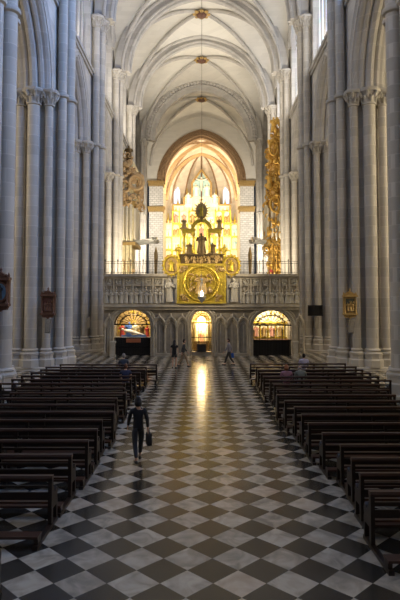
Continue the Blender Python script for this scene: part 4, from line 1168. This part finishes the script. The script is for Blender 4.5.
    for s in (-1, 1):
        i = len(tn_)
        if sleeves == 'long': tn_ += [(sh(s), .08), ((sh(s) + el(s)) / 2, .064), (el(s), .056), ((el(s) * .12 + wr(s) * .88), .042)]; te += [(3, i), (i, i + 1), (i + 1, i + 2), (i + 2, i + 3)]
        else: tn_ += [(sh(s), .08), (sh(s) * .45 + el(s) * .55, .066)]; te += [(3, i), (i, i + 1)]
    vs, fs = skin_mesh('top', tn_, te, {0}); c = MB(); c.add(vs, fs); c.build('top', top, root, local=True, sharp=180)
    bn = [(pel, (.162, .132)), (pel + V(0, 0, .1), (.15, .122))]; be = [(0, 1)]
    for s in (-1, 1):
        i = len(bn)
        if legs == 'long':
            bn += [(hip(s), .112), ((hip(s) + kn(s)) / 2, .094), (kn(s), .074), (an(s) + V(0, 0, .05), .058)]; be += [(0, i), (i, i + 1), (i + 1, i + 2), (i + 2, i + 3)]
        else:
            bn += [(hip(s), .115), ((hip(s) * .35 + kn(s) * .65), .1)]; be += [(0, i), (i, i + 1)]
    vs, fs = skin_mesh('bottoms', bn, be, {0}); c = MB(); c.add(vs, fs); c.build('trousers' if legs == 'long' else 'shorts', bottom, root, local=True, sharp=180)
    for s in (-1, 1):
        c = MB(); a, t_ = an(s), to(s); c.tube([a + V(0, -.06, -.05), a + V(0, .0, -.045), t_ + V(0, 0, .0), t_ + V(0, .06, -.005)], [.04, .048, .042, .025], 8); c.build('shoe', M['blackplastic'], root, local=True, sharp=180)
    if hair:
        c = MB(); hh = MB(); hh.ball((0, 0, 0), .086, .106, .126, 18, 12)
        keep = {}
        for i, (x, y, z) in enumerate(hh.v):
            if y > .03 and z < .055: y = .03 if z > -.05 else min(y, .0)
            if bald and z > .06: x, y, z = x * .84, y * .84, .058
            c.v.append((x + hd.x, y + hd.y - .006, z + hd.z + .008))
        c.f = list(hh.f)
        if hair == 'long':
            c.tube([hd + V(0, -.05, -.02), hd + V(0, -.085, -.16), hd + V(0, -.10, -.34), hd + V(0, -.09, -.44)], [.09, .09, .075, .03], 10)
        elif hair == 'bob':
            c.tube([hd + V(0, -.03, .02), hd + V(0, -.045, -.08), hd + V(0, -.045, -.13)], [.1, .1, .07], 10)
        c.build('hair', haircol, root, local=True, sharp=180)
    if bag is not None:
        c = MB(); w_ = wr(1) + V(.03, 0, -.12)
        c.prism([(w_.y - .16, w_.z - .30), (w_.y + .16, w_.z - .30), (w_.y + .13, w_.z), (w_.y - .13, w_.z)], 'x', w_.x - .06, w_.x + .06)
        o = c.build('hand_bag', bag, root, local=True)
        c = MB(); c.tube([(w_.x, w_.y - .1, w_.z - .01), (w_.x, w_.y - .05, w_.z + .1), (w_.x, w_.y + .05, w_.z + .1), (w_.x, w_.y + .1, w_.z - .01)], .012, 6); c.build('bag_handle', bag, o, local=True)
    return root
cl = lambda n, c: plain('cloth_' + n, c, .85, var=.2, scale=20)
H = dict(grey=cl('greyhair', (.22, .20, .19)), brown=cl('brownhair', (.045, .02, .012)), red=cl('redhair', (.22, .085, .035)), black=cl('blackhair', (.012, .010, .010)), auburn=cl('auburn', (.10, .04, .022)))
T_ = dict(slate=cl('slate', (.055, .065, .085)), navy=cl('navy', (.022, .03, .075)), mauve=cl('mauve', (.30, .15, .20)), sage=cl('sage', (.18, .20, .18)), lilac=cl('lilac', (.52, .48, .60)), black=cl('black', (.010, .010, .012)), char=cl('charcoal', (.03, .03, .034)), tan=cl('tan', (.26, .19, .12)), grey=cl('lavender', (.19, .18, .21)), blue=cl('bluebag', (.03, .10, .42)), jeans=cl('jeans', (.04, .05, .09)))
def sit(px, row_y, label, top, hair, kind='short', **kw):
    y = row_y + .27; x = (px - CX) * y / F_PX
    person(label, (x, y, 0), 0, 'sit', top, T_['jeans'], hair, kind, **kw)
sit(124, 28.05, 'grey haired person in dark slate top seated in the front left pew', T_['slate'], H['grey'], 'short', scale=1.03)
sit(126, 23.84, 'auburn haired person in navy top seated among the left pews', T_['navy'], H['auburn'], 'short', sleeves='short')
sit(286, 23.6, 'red haired person in mauve top seated among the right pews', T_['mauve'], H['red'], 'bob')
sit(300.5, 23.6, 'stooping person in grey green top seated beside the mauve top', T_['sage'], H['grey'], 'short', bald=True, lean=.1, head_down=2.0)
sit(303.5, 28.4, 'dark haired person in pale lilac top seated in the front right pew', T_['lilac'], H['black'], 'short')
def stand(px, py, label, *a, **kw):
    Y = F_PX * EYE / (py - HOR); person(label, ((px - CX) * Y / F_PX, Y, 0), *a, **kw)
stand(174.5, 367.5, 'person with long dark hair, dark top and bare legs standing before the screen', -.2, 'stand', T_['black'], T_['char'], H['black'], 'long', sleeves='short', legs='short')
stand(183.5, 366, 'person in tan trousers and dark top walking beside the long haired person', -1.4, 'walk', T_['char'], T_['tan'], H['black'], 'short')
stand(229, 365, 'person in lavender grey top with blue bag walking right of the gate', 1.4, 'walk', T_['grey'], T_['char'], H['brown'], 'short', bag=T_['blue'])
stand(139, 459, 'person in dark clothes with a bag walking up the aisle', .25, 'walk', T_['black'], T_['char'], H['black'], 'bob', bag=T_['black'], scale=.97)

# ------------------------------------------------------------------ light
def area(name, loc, target, size, power, col, sy=None, spread=180):
    l = bpy.data.lights.new(name, 'AREA'); l.energy = power; l.color = col; l.size = size
    if sy: l.shape = 'RECTANGLE'; l.size_y = sy
    l.spread = math.radians(spread)
    o = bpy.data.objects.new(name, l); COL.objects.link(o); o.location = loc
    o.rotation_euler = (Vector(target) - Vector(loc)).to_track_quat('-Z', 'Y').to_euler()
    return o
def point(name, loc, power, col, r=.1):
    l = bpy.data.lights.new(name, 'POINT'); l.energy = power; l.color = col; l.shadow_soft_size = r
    o = bpy.data.objects.new(name, l); COL.objects.link(o); o.location = loc
WARM, NEUT, COOL, GOLD = (1, .85, .62), (1, .90, .75), (.62, .76, 1.0), (1, .74, .38)
# floodlights lying on the string courses, washing the vaults
for yb, pw in ((40.7, 320), (51.6, 540), (62.3, 620)):
    for sg in (-1, 1): area('vault_floodlight', (sg * 8.7, yb, 23.3), (-sg * 4, yb + 3, 37), 1.2, pw, NEUT)
for sg in (-1, 1): area('vault_floodlight', (sg * 10.5, 74, 24), (-sg * 2, 70, 38), 2, 480, NEUT, spread=110)
# chancel floodlights, standing behind the chancel piers and on the choir side
for sg in (-1, 1):
    area('chancel_floodlight', (sg * 6.2, CHAN + 1.6, 14), (-sg * 1, RY, 17), 1.5, 1500, WARM)
    area('chancel_floodlight', (sg * 6.2, CHAN + 1.8, 21), (-sg * 1, APSE + 3, 30), 1.5, 1150, WARM)
    area('choir_floodlight', (sg * 5.5, 52, 6.6), (sg * 8.3, 60.5, 15), 1.0, 1000 if sg < 0 else 750, WARM)
    area('crossing_floodlight', (sg * 6, 68, 6), (sg * 7.5, 92, 18), 1.5, 800, NEUT, spread=55)
# chapels
for k, (c, hw, sp, ri) in enumerate(OPEN):
    area('chapel_lamp', (c, SY + .9, sp + ri - .12 if k != 1 else sp + ri - .1), (c, BY, 1.5), .5, (110, 170, 190)[k], (WARM, GOLD, WARM)[k])
point('chapel_glow', (OPEN[1][0], SY + .9, 2.4), 330, GOLD, .2)
# unseen fill lights added to brighten the golden centrepiece
area('panel_fill', (-7.6, 36.0, 9), (gc, SY, mz + .8), .3, 85, WARM, spread=50)
area('panel_fill', (7.6, 36.0, 9), (gc, SY, mz + .8), .3, 85, WARM, spread=50)
# dim lamps over the aisles
for sg in (-1, 1):
    for y in (29, 41, 54): area('aisle_lamp', (sg * 16.5, y, 20), (sg * 16.5, y, 0), 2, 160, WARM)

w = bpy.data.worlds.new('World'); S.world = w; w.use_nodes = True
w.node_tree.nodes['Background'].inputs[0].default_value = (.5, .6, .8, 1); w.node_tree.nodes['Background'].inputs[1].default_value = .05

# ------------------------------------------------------------------ camera
cam = bpy.data.cameras.new('Camera'); co = bpy.data.objects.new('Camera', cam); COL.objects.link(co)
cam.sensor_fit = 'VERTICAL'; cam.sensor_height = 36; cam.sensor_width = 24; cam.lens = F_PX / 600 * 36; cam.clip_end = 400
cam.shift_y = -(HOR - CYP) / 600; cam.shift_x = -(CX - 200) / 600
co.location = (0, 0, EYE); co.rotation_euler = (PI / 2 + TILT, 0, 0)
S.camera = co
S.view_settings.view_transform = 'Standard'; S.view_settings.look = 'None'; S.view_settings.gamma = 1; S.view_settings.exposure = 0.0
S.view_settings.use_curve_mapping = False
S.cycles.use_denoising = True; S.cycles.max_bounces = 6; S.cycles.diffuse_bounces = 4; S.cycles.glossy_bounces = 3
S.cycles.sample_clamp_indirect = 8
